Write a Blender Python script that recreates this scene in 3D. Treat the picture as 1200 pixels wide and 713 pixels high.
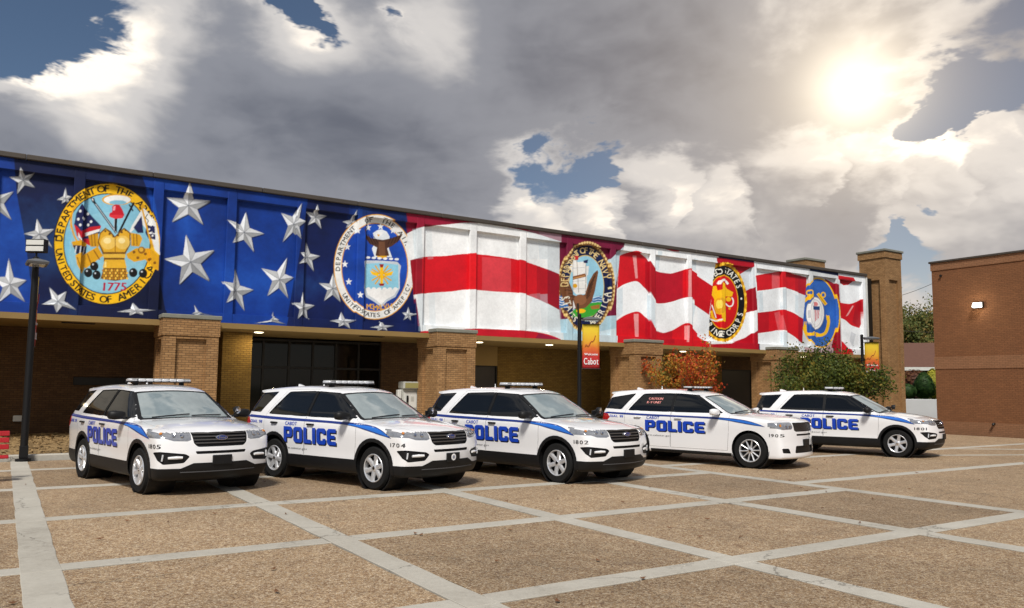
import bpy, bmesh, math, random
import numpy as np
from mathutils import Vector, Matrix
from mathutils.bvhtree import BVHTree

for o in list(bpy.data.objects):
    bpy.data.objects.remove(o, do_unlink=True)
scene = bpy.context.scene
COL = scene.collection
rad = math.radians

# ------------------------------------------------------------------ camera
FPX, YAW, PITCH, ROLL, CAMH, CYPX = 925.5, 0.569980, 0.0915454, 0.0092467, 1.75, 370.0
cam_data = bpy.data.cameras.new('camera')
cam = bpy.data.objects.new('camera', cam_data)
COL.objects.link(cam)
cam_data.sensor_width = 36.0
cam_data.lens = FPX / 1200.0 * 36.0
cam_data.shift_y = (CYPX - 356.5) / 1200.0
cam_data.clip_start = 0.1
cam_data.clip_end = 5000
def cam_axes():
    cy, sy, cp, sp = math.cos(YAW), math.sin(YAW), math.cos(PITCH), math.sin(PITCH)
    R0 = Vector((cy, -sy, 0)); F = Vector((sy * cp, cy * cp, sp)); U0 = R0.cross(F)
    c, s = math.cos(ROLL), math.sin(ROLL)
    R = R0 * c + U0 * s; U = U0 * c - R0 * s
    return R, U, F
_R, _U, _F = cam_axes()
cam.matrix_world = Matrix(((_R.x, _U.x, -_F.x, 0), (_R.y, _U.y, -_F.y, 0), (_R.z, _U.z, -_F.z, CAMH), (0, 0, 0, 1)))
scene.camera = cam
def ray(px, py):
    d = _R * ((px - 600) / FPX) + _U * ((CYPX - py) / FPX) + _F
    return d
def on_ground(px, py, z=0.0):
    d = ray(px, py); t = (z - CAMH) / d.z
    return Vector((d.x * t, d.y * t, z))
def on_y(px, py, Y):
    d = ray(px, py); t = Y / d.y
    return Vector((d.x * t, Y, CAMH + d.z * t))
def on_x(px, py, X):
    d = ray(px, py); t = X / d.x
    return Vector((X, d.y * t, CAMH + d.z * t))

# ------------------------------------------------------------------ light
SUN_AZ = Vector((-0.62, -0.78, 0)).normalized()      # where the light comes from, on plan
SUN_EL = rad(50)
sun_dir = Vector((SUN_AZ.x * math.cos(SUN_EL), SUN_AZ.y * math.cos(SUN_EL), math.sin(SUN_EL)))
sd = bpy.data.lights.new('sun', 'SUN'); sd.energy = 2.5; sd.angle = rad(12); sd.color = (1.0, 0.95, 0.88)
sun = bpy.data.objects.new('sun', sd); COL.objects.link(sun)
sun.rotation_euler = sun_dir.to_track_quat('Z', 'Y').to_euler()
scene.view_settings.view_transform = 'Standard'
scene.view_settings.look = 'None'
scene.view_settings.exposure = 0.72
scene.view_settings.gamma = 1.0
scene.view_settings.use_curve_mapping = False

# ------------------------------------------------------------------ node helpers
class NT:
    def __init__(s, tree):
        s.t = tree; s.n = tree.nodes; s.l = tree.links
    def add(s, kind, **kw):
        n = s.n.new(kind)
        for k, v in kw.items():
            setattr(n, k, v)
        return n
    def put(s, sock, v):
        if isinstance(v, bpy.types.NodeSocket): s.l.new(v, sock)
        elif v is not None:
            if hasattr(sock.default_value, '__len__') and not hasattr(v, '__len__'):
                v = (v,) * len(sock.default_value)
            if hasattr(v, '__len__') and len(sock.default_value) == 4 and len(v) == 3: v = (*v, 1)
            sock.default_value = v
    def math(s, op, a, b=None, c=None, clamp=False):
        n = s.add('ShaderNodeMath', operation=op, use_clamp=clamp)
        for i, v in enumerate((a, b, c)):
            if v is not None: s.put(n.inputs[i], v)
        return n.outputs[0]
    def vmath(s, op, a, b=None, out=0):
        n = s.add('ShaderNodeVectorMath', operation=op)
        s.put(n.inputs[0], a)
        if b is not None:
            if op == 'SCALE': s.put(n.inputs[3], b)
            else: s.put(n.inputs[1], b)
        return n.outputs[out]
    def noise(s, vec, scale, detail=4, rough=0.5, dist=0.0, col=False):
        n = s.add('ShaderNodeTexNoise')
        if vec is not None: s.put(n.inputs['Vector'], vec)
        n.inputs['Scale'].default_value = scale; n.inputs['Detail'].default_value = detail
        n.inputs['Roughness'].default_value = rough; n.inputs['Distortion'].default_value = dist
        return n.outputs['Color' if col else 'Fac']
    def ramp(s, fac, stops, interp='LINEAR'):
        n = s.add('ShaderNodeValToRGB'); cr = n.color_ramp; cr.interpolation = interp
        while len(cr.elements) < len(stops): cr.elements.new(0.5)
        for e, (p, c) in zip(cr.elements, stops):
            e.position = p
            e.color = (c, c, c, 1) if not hasattr(c, '__len__') else (*c[:3], 1)
        s.put(n.inputs[0], fac)
        return n.outputs[0]
    def mix(s, fac, a, b, mode='MIX'):
        n = s.add('ShaderNodeMix', data_type='RGBA', blend_type=mode)
        s.put(n.inputs[0], fac); s.put(n.inputs[6], a); s.put(n.inputs[7], b)
        return n.outputs[2]
    def smooth(s, v, a, b):
        n = s.add('ShaderNodeMapRange', interpolation_type='SMOOTHSTEP')
        s.put(n.inputs[0], v); n.inputs[1].default_value = a; n.inputs[2].default_value = b
        return n.outputs[0]

def lin(c):
    c = np.asarray(c, float)
    if c.max() > 1.001: c = c / 255.0
    return tuple(np.where(c <= 0.04045, c / 12.92, ((c + 0.055) / 1.055) ** 2.4))

MATS = {}
def mat(name, color=(0.5, 0.5, 0.5), rough=0.5, metal=0.0, spec=0.5, coat=0.0, emit=None, emit_s=0.0,
        var=0.12, vscale=3.0, bump=0.0, bscale=60.0, build=None):
    """procedural principled material: a base colour broken up by noise, optional bump"""
    if name in MATS: return MATS[name]
    m = bpy.data.materials.new(name); m.use_nodes = True
    t = NT(m.node_tree); b = t.n['Principled BSDF']
    b.inputs['Roughness'].default_value = rough; b.inputs['Metallic'].default_value = metal
    b.inputs['Specular IOR Level'].default_value = spec; b.inputs['Coat Weight'].default_value = coat
    tc = t.add('ShaderNodeTexCoord')
    if build: build(t, b, tc)
    else:
        nz = t.noise(tc.outputs['Object'], vscale, 5, 0.6)
        f = t.math('MULTIPLY_ADD', nz, 2 * var, 1 - var)
        hs = t.vmath('SCALE', (*color,), f)
        t.l.new(hs, b.inputs['Base Color'])
        if bump:
            bn = t.add('ShaderNodeBump'); bn.inputs['Strength'].default_value = bump; bn.inputs['Distance'].default_value = 0.01
            t.l.new(t.noise(tc.outputs['Object'], bscale, 4, 0.6), bn.inputs['Height']); t.l.new(bn.outputs[0], b.inputs['Normal'])
    if emit is not None:
        b.inputs['Emission Color'].default_value = (*emit, 1); b.inputs['Emission Strength'].default_value = emit_s
    MATS[name] = m
    return m

# ------------------------------------------------------------------ sky
world = bpy.data.worlds.new('World'); scene.world = world; world.use_nodes = True
def build_sky():
    t = NT(world.node_tree); t.n.clear()
    out = t.add('ShaderNodeOutputWorld'); bg = t.add('ShaderNodeBackground'); t.l.new(bg.outputs[0], out.inputs[0])
    sky = t.add('ShaderNodeTexSky', sky_type='NISHITA'); sky.sun_disc = False
    sky.sun_elevation = SUN_EL; sky.sun_rotation = math.atan2(SUN_AZ.x, SUN_AZ.y)
    sky.altitude = 100; sky.dust_density = 0.3; sky.ozone_density = 2.5
    tc = t.add('ShaderNodeTexCoord')
    dn = t.vmath('NORMALIZE', tc.outputs['Generated'])
    sep = t.add('ShaderNodeSeparateXYZ'); t.l.new(dn, sep.inputs[0])
    # clouds flatten towards the horizon
    V = t.vmath('MULTIPLY', dn, (1.0, 1.0, 1.9))
    warp = t.vmath('SCALE', t.vmath('SUBTRACT', t.noise(V, 2.2, 3, 0.5, col=True), (0.5, 0.5, 0.5)), 0.22)
    Vw = t.vmath('ADD', V, warp)
    def lobe(px, py, r, ex=2.0, D=None):
        v = ray(px, py).normalized()
        dp = t.vmath('DOT_PRODUCT', D or dn, tuple(v), out=1)
        ang = t.math('ARCCOSINE', t.math('MINIMUM', dp, 0.99999))
        q = t.math('DIVIDE', ang, rad(r))
        return t.math('POWER', 2.718, t.math('MULTIPLY', t.math('POWER', q, ex), -1.0))
    def lobes(base, L, D=None):
        for px, py, r, a, *ex in L: base = t.math('ADD', base, t.math('MULTIPLY', lobe(px, py, r, ex[0] if ex else 2.0, D), a))
        return base
    low = t.noise(t.vmath('ADD', V, (3.7, 1.2, 0.4)), 1.5, 2, 0.5)
    f0 = t.noise(Vw, 4.2, 8, 0.57, 0.15)
    curl = t.vmath('SCALE', t.vmath('SUBTRACT', t.noise(Vw, 9.0, 5, 0.6, col=True), (0.5, 0.5, 0.5)), 0.11)
    dc = t.vmath('ADD', dn, curl)
    def layer(off):
        vw = t.vmath('ADD', Vw, tuple(off)); D = t.vmath('NORMALIZE', t.vmath('ADD', dc, tuple(off)))
        m = t.noise(vw, 3.4, 5, 0.55)
        bank = None                      # firm banks: the strongest of a chain of puffs
        for px, py, r, a in BANK:
            l_ = t.math('MULTIPLY', lobe(px, py, r, 3.0, D), a)
            bank = l_ if bank is None else t.math('MAXIMUM', bank, l_)
        return m, bank
    zero = Vector((0, 0, 0)); up_ = Vector((0, 0, 0.026)) + Vector(tuple(_R)) * 0.012
    (m0, b0), (m1, b1) = layer(zero), layer(up_)
    thin = t.math('ADD', t.math('MULTIPLY', low, 0.30), t.math('ADD', t.math('MULTIPLY', m0, 0.40), t.math('MULTIPLY', f0, 0.50)))
    thin = lobes(thin, COVER_LOBES, t.vmath('NORMALIZE', t.vmath('ADD', dn, t.vmath('SCALE', curl, 1.5))))
    cover = t.math('ADD', thin, b0)
    alpha = t.smooth(cover, 0.585, 0.65)
    # relief: brighter where the cloud thins upwards, towards the light
    rel = t.math('ADD', t.math('MULTIPLY', t.math('SUBTRACT', m0, m1), 1.3), t.math('MINIMUM', t.math('MAXIMUM', t.math('MULTIPLY', t.math('SUBTRACT', b0, b1), 1.9), -0.08), 0.26))
    body = t.smooth(thin, 0.60, 0.84)
    lite = t.math('ADD', t.math('MULTIPLY_ADD', body, -0.36, 0.62), rel)
    lite = t.math('ADD', lite, t.math('MULTIPLY_ADD', f0, 0.55, -0.275))
    lite = lobes(lite, LIGHT_LOBES)
    cc = t.ramp(lite, [(0.0, CLOUD_LO), (0.42, CLOUD_MID), (0.75, CLOUD_HI), (1.0, CLOUD_TOP)], 'EASE')
    skyc = t.vmath('SCALE', sky.outputs[0], SKY_STRENGTH)
    col = t.mix(alpha, skyc, cc)
    hz = t.smooth(sep.outputs[2], 0.20, 0.0)
    col = t.mix(t.math('MULTIPLY', hz, 0.6), col, HORIZON)
    gx, gy = 1003, 103
    for r, c, s_, ex in GLOWS:
        g = lobe(gx, gy, r, ex)
        col = t.mix(1.0, col, t.vmath('SCALE', c, t.math('MULTIPLY', g, s_)), 'ADD')
    t.l.new(col, bg.inputs[0]); bg.inputs[1].default_value = 1.0
SKY_STRENGTH = 0.038
COVER_BIAS = 0.0
CLOUD_LO, CLOUD_MID, CLOUD_HI, CLOUD_TOP = (0.082, 0.090, 0.114), (0.165, 0.172, 0.196), (0.40, 0.385, 0.375), (0.76, 0.69, 0.60)
HORIZON = (0.42, 0.395, 0.375)
BANK = [(520, 300, 3.0, .3), (625, 275, 3.0, .32), (700, 262, 2.6, .32), (772, 238, 2.9, .36), (850, 250, 3.2, .34), (935, 212, 3.4, .38), (1025, 208, 3.0, .36), (1100, 216, 3.2, .34), (1185, 200, 3.6, .36), (1280, 195, 5, .34)]
COVER_LOBES = [(-5, 5, 5.0, -0.35), (352, -8, 1.6, -0.25), (630, 212, 2.6, -0.24), (715, 205, 2.4, -0.28), (1150, 132, 2.8, -0.30), (1085, 128, 2.2, -.2), (465, 26, 1.0, -.14),
               (150, 110, 8, .14), (330, 150, 12, 0.18), (540, 90, 9, .16), (780, 80, 9, 0.16), (1065, 278, 1.8, -.3), (880, 160, 4, .05), (1000, 100, 4.5, .2), (0, 200, 8, .1), (1000, 260, 5, .08)]
LIGHT_LOBES = [(300, 150, 7, -0.10), (430, 110, 6, -.12), (640, 110, 6, -0.12), (80, 70, 4.5, 0.42), (140, 125, 4, .34), (200, 30, 3, .3), (600, 170, 3, .2), (800, 70, 6, -0.1), (1190, 85, 4, -0.30), (510, 40, 4, .5), (365, 40, 3.2, .5), (800, 225, 5, .06), (1150, 195, 5, .10), (30, 165, 4, -.10), (300, 245, 6, .10), (1000, 20, 6, .12)]
GLOWS = [(2.6, (1.0, 0.90, 0.70), 0.60, 1.6), (5.2, (1.0, 0.78, 0.46), 0.20, 1.4), (15.0, (1.0, 0.70, 0.36), 0.14, 1.4)]
build_sky()

# ------------------------------------------------------------------ mesh helpers
def empty(name, loc=(0, 0, 0), rz=0.0, parent=None):
    o = bpy.data.objects.new(name, None); COL.objects.link(o)
    o.location = loc; o.rotation_euler = (0, 0, rz); o.parent = parent
    o.empty_display_size = 0.2
    return o
def tag(o, label=None, cat=None, group=None, kind=None):
    if label: o['label'] = label
    if cat: o['category'] = cat
    if group: o['group'] = group
    if kind: o['kind'] = kind
    return o
def link(name, me, parent=None):
    o = bpy.data.objects.new(name, me); COL.objects.link(o); o.parent = parent
    return o
class MB:
    """collects geometry, builds ONE mesh object"""
    def __init__(s): s.v = []; s.f = []; s.mi = []; s.cur = 0
    def add(s, vs, fs):
        b = len(s.v); s.v += [tuple(p) for p in vs]
        for f in fs: s.f.append(tuple(i + b for i in f)); s.mi.append(s.cur)
        return s
    def box(s, x0, x1, y0, y1, z0, z1, bev=0.0, M=None):
        if bev > 0:
            b = min(bev, abs(x1 - x0) * .45, abs(y1 - y0) * .45, abs(z1 - z0) * .45)
            vs = []; idx = {}
            for ix, x in enumerate((x0, x1)):
                for iy, y in enumerate((y0, y1)):
                    for iz, z in enumerate((z0, z1)):
                        sx, sy, sz = (b if ix == 0 else -b), (b if iy == 0 else -b), (b if iz == 0 else -b)
                        for k, p in enumerate(((x, y + sy, z + sz), (x + sx, y, z + sz), (x + sx, y + sy, z))):
                            idx[(ix, iy, iz, k)] = len(vs); vs.append(p)
            fs = []
            for i in (0, 1):
                fs.append([idx[(i, a, c, 0)] for a, c in ((0, 0), (1, 0), (1, 1), (0, 1))][::(1 if i else -1)])
                fs.append([idx[(a, i, c, 1)] for a, c in ((0, 0), (0, 1), (1, 1), (1, 0))][::(1 if i else -1)])
                fs.append([idx[(a, c, i, 2)] for a, c in ((0, 0), (1, 0), (1, 1), (0, 1))][::(1 if i else -1)])
            def q(l): fs.append(l)
            for a in (0, 1):
                for c in (0, 1):
                    q([idx[(a, c, 0, 0)], idx[(a, c, 0, 1)], idx[(a, c, 1, 1)], idx[(a, c, 1, 0)]])
                    q([idx[(a, 0, c, 0)], idx[(a, 0, c, 2)], idx[(a, 1, c, 2)], idx[(a, 1, c, 0)]])
                    q([idx[(0, a, c, 1)], idx[(0, a, c, 2)], idx[(1, a, c, 2)], idx[(1, a, c, 1)]])
                    for e in (0, 1): q([idx[(a, c, e, 0)], idx[(a, c, e, 1)], idx[(a, c, e, 2)]])
        else:
            vs = [(x0, y0, z0), (x1, y0, z0), (x1, y1, z0), (x0, y1, z0), (x0, y0, z1), (x1, y0, z1), (x1, y1, z1), (x0, y1, z1)]
            fs = [(0, 3, 2, 1), (4, 5, 6, 7), (0, 1, 5, 4), (1, 2, 6, 5), (2, 3, 7, 6), (3, 0, 4, 7)]
        if M is not None: vs = [M @ Vector(p) for p in vs]
        return s.add(vs, fs)
    def tube(s, pts, rs, n=10, cap=True):
        pts = [Vector(p) for p in pts]
        if not hasattr(rs, '__len__'): rs = [rs] * len(pts)
        vs = []; fs = []
        for i, p in enumerate(pts):
            a = pts[max(i - 1, 0)]; b = pts[min(i + 1, len(pts) - 1)]
            t = (b - a).normalized(); u = t.orthogonal().normalized()
            if i: 
                u = (pu - t * pu.dot(t)).normalized()
            pu = u; w = t.cross(u)
            for k in range(n):
                an = 2 * math.pi * k / n
                vs.append(p + (u * math.cos(an) + w * math.sin(an)) * rs[i])
        for i in range(len(pts) - 1):
            for k in range(n):
                k2 = (k + 1) % n
                fs.append((i * n + k, i * n + k2, (i + 1) * n + k2, (i + 1) * n + k))
        if cap:
            fs.append(tuple(range(n))[::-1]); fs.append(tuple(range((len(pts) - 1) * n, len(pts) * n)))
        return s.add(vs, fs)
    def lathe(s, prof, n=24, M=None, close=False):
        """prof: (r, h) about local z"""
        vs = []; fs = []
        for r, hh in prof:
            for k in range(n):
                a = 2 * math.pi * k / n
                vs.append(Vector((r * math.cos(a), r * math.sin(a), hh)))
        m = len(prof)
        for i in range(m - 1 if not close else m):
            j = (i + 1) % m
            for k in range(n):
                k2 = (k + 1) % n
                fs.append((i * n + k, i * n + k2, j * n + k2, j * n + k))
        if M is not None: vs = [M @ p for p in vs]
        return s.add(vs, fs)
    def prism(s, poly, d0, d1, axis='y', M=None):
        """2D polygon (a,b) extruded; axis y: (x,z); axis z: (x,y); axis x: (y,z)"""
        def mk(a, b, d):
            return {'y': (a, d, b), 'z': (a, b, d), 'x': (d, a, b)}[axis]
        n = len(poly)
        vs = [mk(a, b, d0) for a, b in poly] + [mk(a, b, d1) for a, b in poly]
        fs = [tuple(range(n))[::-1], tuple(range(n, 2 * n))]
        for i in range(n):
            j = (i + 1) % n; fs.append((i, j, j + n, i + n))
        if M is not None: vs = [M @ Vector(p) for p in vs]
        return s.add(vs, fs)
    def build(s, name, mats, parent=None, smooth=False, fix=True, angle=None):
        me = bpy.data.meshes.new(name); me.from_pydata(s.v, [], s.f); me.update()
        if not isinstance(mats, (list, tuple)): mats = [mats]
        for m in mats: me.materials.append(m)
        if len(mats) > 1: me.polygons.foreach_set('material_index', s.mi)
        if fix:
            bm = bmesh.new(); bm.from_mesh(me); bmesh.ops.recalc_face_normals(bm, faces=bm.faces[:]); bm.to_mesh(me); bm.free()
        if smooth or angle:
            me.polygons.foreach_set('use_smooth', [True] * len(me.polygons))
            if angle: me.set_sharp_from_angle(angle=rad(angle))
        return link(name, me, parent)

# glyphs of the built-in font as flat triangles
_gl = {}
def glyph(ch):
    if ch in _gl: return _gl[ch]
    cu = bpy.data.curves.new('glyph', 'FONT'); cu.body = ch; cu.size = 1.0; cu.resolution_u = 3
    o = bpy.data.objects.new('glyph', cu); COL.objects.link(o)
    bpy.context.view_layer.update()
    me = o.evaluated_get(bpy.context.evaluated_depsgraph_get()).to_mesh()
    me.calc_loop_triangles()
    v = np.array([p.co[:2] for p in me.vertices], float).reshape(-1, 2)
    tr = np.array([list(q.vertices) for q in me.loop_triangles], int).reshape(-1, 3)
    w = (v[:, 0].max() - v[:, 0].min()) if len(v) else 0.3
    if len(v): v = v - [v[:, 0].min(), 0]
    bpy.data.objects.remove(o, do_unlink=True); bpy.data.curves.remove(cu)
    _gl[ch] = (v, tr, w)
    return _gl[ch]
def text_tris(s, height, width=None, gap=0.13, bold=0.0):
    """list of (verts Nx2, tris) for a line of text starting at x=0; cap height = height"""
    out = []; x = 0.0; k = height / 0.69
    for ch in s:
        if ch == ' ': x += 0.32; continue
        v, tr, w = glyph(ch)
        out.append((v + [x, 0], tr)); x += w + gap
    tot = max(x - gap, 1e-6); sx = k if width is None else width / tot
    return [(v * [sx, k], tr) for v, tr in out], tot * sx
# ------------------------------------------------------------------ materials for the setting
def cracks(t, pos, c, scale, width):
    w = t.vmath('ADD', pos, t.vmath('SCALE', t.noise(pos, 2.5, 5, 0.65, col=True), 0.5))
    v = t.add('ShaderNodeTexVoronoi', feature='DISTANCE_TO_EDGE'); v.inputs['Scale'].default_value = scale; t.l.new(w, v.inputs['Vector'])
    m = t.math('MULTIPLY', t.smooth(v.outputs['Distance'], width, width * 0.35), t.smooth(t.noise(pos, 0.35, 2, 0.5), 0.47, 0.56))
    return t.mix(t.math('MULTIPLY', m, 0.55), c, (0.05, 0.04, 0.03))
def m_aggregate(t, b, tc):
    geo = t.add('ShaderNodeNewGeometry'); pos = geo.outputs['Position']
    oi = t.add('ShaderNodeObjectInfo')
    vor = t.add('ShaderNodeTexVoronoi'); vor.inputs['Scale'].default_value = 74; t.l.new(pos, vor.inputs['Vector'])
    vor2 = t.add('ShaderNodeTexVoronoi'); vor2.inputs['Scale'].default_value = 31; t.l.new(pos, vor2.inputs['Vector'])
    sp = t.add('ShaderNodeSeparateColor'); t.l.new(vor.outputs['Color'], sp.inputs[0])
    sp2 = t.add('ShaderNodeSeparateColor'); t.l.new(vor2.outputs['Color'], sp2.inputs[0])
    c1 = t.ramp(sp.outputs[0], [(0, (0.075, 0.038, 0.018)), (0.25, (0.215, 0.12, 0.052)), (0.5, (0.36, 0.235, 0.115)), (0.75, (0.49, 0.37, 0.215)), (1, (0.70, 0.61, 0.45))])
    c2 = t.ramp(sp2.outputs[1], [(0, (0.15, 0.08, 0.04)), (0.5, (0.35, 0.235, 0.12)), (1, (0.60, 0.48, 0.31))])
    c = t.mix(0.42, c1, c2)
    mort = t.smooth(vor.outputs['Distance'], 0.42, 0.75)
    c = t.mix(t.math('MULTIPLY', mort, 0.55), c, (0.20, 0.145, 0.095))
    big = t.noise(pos, 0.55, 6, 0.6); med = t.noise(pos, 3.2, 6, 0.65)
    f = t.math('ADD', t.math('MULTIPLY', big, 0.75), t.math('MULTIPLY', med, 0.55))
    f = t.math('ADD', f, t.math('MULTIPLY', oi.outputs['Random'], 0.34))
    f = t.math('ADD', f, 0.12)
    c = t.vmath('MULTIPLY', t.vmath('SCALE', c, f), (0.98, 0.97, 1.0))
    # old stains
    st = t.smooth(t.noise(pos, 0.9, 7, 0.7, 1.0), 0.56, 0.72)
    c = t.mix(t.math('MULTIPLY', st, 0.38), c, (0.10, 0.068, 0.045))
    oil = t.smooth(t.noise(pos, 1.9, 4, 0.5, 0.3), 0.70, 0.78)
    c = t.mix(t.math('MULTIPLY', oil, 0.5), c, (0.05, 0.04, 0.032))
    c = cracks(t, pos, c, 0.21, 0.0022)
    t.l.new(c, b.inputs['Base Color'])
    b.inputs['Roughness'].default_value = 0.75; b.inputs['Specular IOR Level'].default_value = 0.35
    bn = t.add('ShaderNodeBump'); bn.inputs['Strength'].default_value = 0.7; bn.inputs['Distance'].default_value = 0.008
    t.l.new(t.math('SUBTRACT', 1.0, vor.outputs['Distance']), bn.inputs['Height']); t.l.new(bn.outputs[0], b.inputs['Normal'])
def m_concrete(t, b, tc):
    geo = t.add('ShaderNodeNewGeometry'); pos = geo.outputs['Position']
    oi = t.add('ShaderNodeObjectInfo')
    n1 = t.noise(pos, 1.1, 7, 0.65); n2 = t.noise(pos, 14, 6, 0.7); n3 = t.noise(pos, 90, 3, 0.6)
    f = t.math('ADD', t.math('MULTIPLY', n1, 0.6), t.math('ADD', t.math('MULTIPLY', n2, 0.35), t.math('MULTIPLY', n3, 0.25)))
    f = t.math('ADD', f, t.math('MULTIPLY', oi.outputs['Random'], 0.16))
    c = t.ramp(f, [(0.35, (0.20, 0.175, 0.14)), (0.6, (0.38, 0.355, 0.30)), (0.9, (0.50, 0.475, 0.41))])
    st = t.smooth(t.noise(pos, 2.3, 8, 0.75, 0.8), 0.58, 0.75)
    c = t.mix(t.math('MULTIPLY', st, 0.55), c, (0.16, 0.13, 0.095))
    spots = t.smooth(t.noise(pos, 5.5, 5, 0.6, 0.5), 0.66, 0.74)
    c = t.mix(t.math('MULTIPLY', spots, 0.45), c, (0.09, 0.075, 0.06))
    c = cracks(t, pos, c, 0.5, 0.007)
    t.l.new(c, b.inputs['Base Color']); b.inputs['Roughness'].default_value = 0.85
    bn = t.add('ShaderNodeBump'); bn.inputs['Strength'].default_value = 0.3; bn.inputs['Distance'].default_value = 0.006
    t.l.new(n2, bn.inputs['Height']); t.l.new(bn.outputs[0], b.inputs['Normal'])
AGG = mat('exposed_aggregate', build=m_aggregate)
CONC = mat('strip_concrete', build=m_concrete)
def m_mulch(t, b, tc):
    geo = t.add('ShaderNodeNewGeometry'); pos = geo.outputs['Position']
    n = t.noise(pos, 26, 8, 0.7); n2 = t.noise(pos, 2.0, 5, 0.6)
    c = t.ramp(t.math('ADD', t.math('MULTIPLY', n, 0.7), t.math('MULTIPLY', n2, 0.3)), [(0.3, (0.10, 0.06, 0.025)), (0.5, (0.28, 0.18, 0.075)), (0.72, (0.45, 0.32, 0.15))])
    t.l.new(c, b.inputs['Base Color']); b.inputs['Roughness'].default_value = 0.95
    bn = t.add('ShaderNodeBump'); bn.inputs['Strength'].default_value = 1.0; bn.inputs['Distance'].default_value = 0.03
    t.l.new(n, bn.inputs['Height']); t.l.new(bn.outputs[0], b.inputs['Normal'])
MULCH = mat('dry_mulch', build=m_mulch)
DARKGAP = mat('joint_dirt', (0.045, 0.035, 0.025), 0.95)

# the land all round, far beyond the plaza
def m_ground(t, b, tc):
    geo = t.add('ShaderNodeNewGeometry'); pos = geo.outputs['Position']
    n = t.noise(pos, 0.05, 6, 0.6); n2 = t.noise(pos, 6, 6, 0.7)
    grass = t.ramp(n2, [(0.3, (0.05, 0.07, 0.02)), (0.7, (0.12, 0.13, 0.05))])
    asph = t.ramp(n2, [(0.3, (0.05, 0.05, 0.05)), (0.7, (0.10, 0.10, 0.098))])
    t.l.new(t.mix(t.smooth(n, 0.45, 0.55), asph, grass), b.inputs['Base Color']); b.inputs['Roughness'].default_value = 0.9
GROUND = mat('far_ground', build=m_ground)
g = MB(); g.add([(-1500, -1500, -0.09), (1500, -1500, -0.09), (1500, 1500, -0.09), (-1500, 1500, -0.09)], [(0, 1, 2, 3)])
tag(g.build('ground', GROUND), kind='structure')

# plaza: aggregate panels between concrete strips, joints open between them
XL = [-14.8, -11.75, -8.7, -5.65, -2.62, 0.40, 3.36, 6.44, 9.72, 12.74]
YL = [-3.4, -0.3, 2.76, 5.78, 8.86, 12.05, 15.6, 19.0]
XR = [12.74, 33.2]
SW = 0.15
pl = MB(); pl.box(-40, 33.3, -25, 22.4, -0.08, -0.022)
plaza = tag(pl.build('plaza', DARKGAP), kind='structure')
rng = random.Random(4)
def slab(name, x0, x1, y0, y1, ztop, m, gap=0.010):
    """a poured slab: straight but not ruler-drawn edges, eased arris"""
    x0, x1, y0, y1 = x0 + gap, x1 - gap, y0 + gap, y1 - gap
    def run(a, b):
        n = max(2, int((b - a) / 0.35)); return [a + (b - a) * k / n for k in range(n)]
    j = lambda: rng.gauss(0, 0.0045)
    P = [(x, y0 + j()) for x in run(x0, x1)]
    P += [(x1 + j(), y) for y in run(y0, y1)]
    P += [(x1 - (x - x0), y1 + j()) for x in run(x0, x1)]
    P += [(x0 + j(), y1 - (y - y0)) for y in run(y0, y1)]
    cx, cy = (x0 + x1) / 2, (y0 + y1) / 2
    n = len(P); e = 0.006
    ins = [(x + (e if x < cx else -e) * (1 if min(abs(x - x0), abs(x - x1)) < 0.05 else 0), y + (e if y < cy else -e) * (1 if min(abs(y - y0), abs(y - y1)) < 0.05 else 0)) for x, y in P]
    b = MB()
    vs = [(x, y, -0.02) for x, y in P] + [(x, y, ztop - 0.004) for x, y in P] + [(x, y, ztop) for x, y in ins]
    fs = [tuple(range(2 * n, 3 * n))]
    for k in range(n):
        k2 = (k + 1) % n; fs += [(k, k2, n + k2, n + k), (n + k, n + k2, 2 * n + k2, 2 * n + k)]
    b.add(vs, fs)
    return b.build(name, m, plaza)
def quad_slab(name, pts, ztop, m):
    b = MB(); b.prism(pts, -0.02, ztop, 'z'); return b.build(name, m, plaza)
for i in range(len(XL) - 1):
    for j in range(len(YL) - 1):
        slab('paving_panel', XL[i] + SW, XL[i + 1] - SW, YL[j] + SW, YL[j + 1] - SW, rng.uniform(-0.003, 0.002), AGG)
    slab('paving_panel', XL[i] + SW, XL[i + 1] - SW, YL[-1] + SW, 21.15, 0.0, AGG)
for j, y in enumerate(YL):
    for i in range(len(XL) - 1):
        slab('concrete_strip', XL[i] - (SW if i == 0 else -SW), XL[i + 1] - SW, y - SW, y + SW, 0.004 + rng.uniform(0, 0.002), CONC, 0.003)
for i, x in enumerate(XL):
    ys = YL + [21.3]
    w = SW if i != 5 else 0.17
    for j in range(len(ys) - 1):
        slab('concrete_strip', x - w, x + w, ys[j] - SW, ys[j + 1] - SW, 0.0065 + rng.uniform(0, 0.002), CONC, 0.003)
# right of the grid: larger panels, two long strips
yr = [-25, -0.3, 5.78, 9.9, 13.6, 22.3]
for j in range(len(yr) - 1):
    for x0, x1 in ((12.9, 23.0), (23.0, 33.15)):
        slab('paving_panel', x0, x1, yr[j] + (SW if j else 0), yr[j + 1] - SW, 0.0, AGG, 0.004)
for y in yr[1:-1]:
    for x0, x1 in ((12.9, 18.0), (18.0, 23.0), (23.0, 28.0), (28.0, 33.15)):
        slab('concrete_strip', x0, x1, y - SW, y + SW, 0.004, CONC, 0.003)
for (ax, ay), (bx, by), w in (((20.2, 13.0), (26.0, 10.45), 0.11), ((23.6, 14.3), (29.2, 10.6), 0.09)):
    d = Vector((bx - ax, by - ay)).normalized(); nn = Vector((-d.y, d.x)) * w
    quad_slab('concrete_strip', [(ax - nn.x, ay - nn.y), (bx - nn.x, by - nn.y), (bx + nn.x, by + nn.y), (ax + nn.x, ay + nn.y)], 0.009, CONC)
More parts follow.
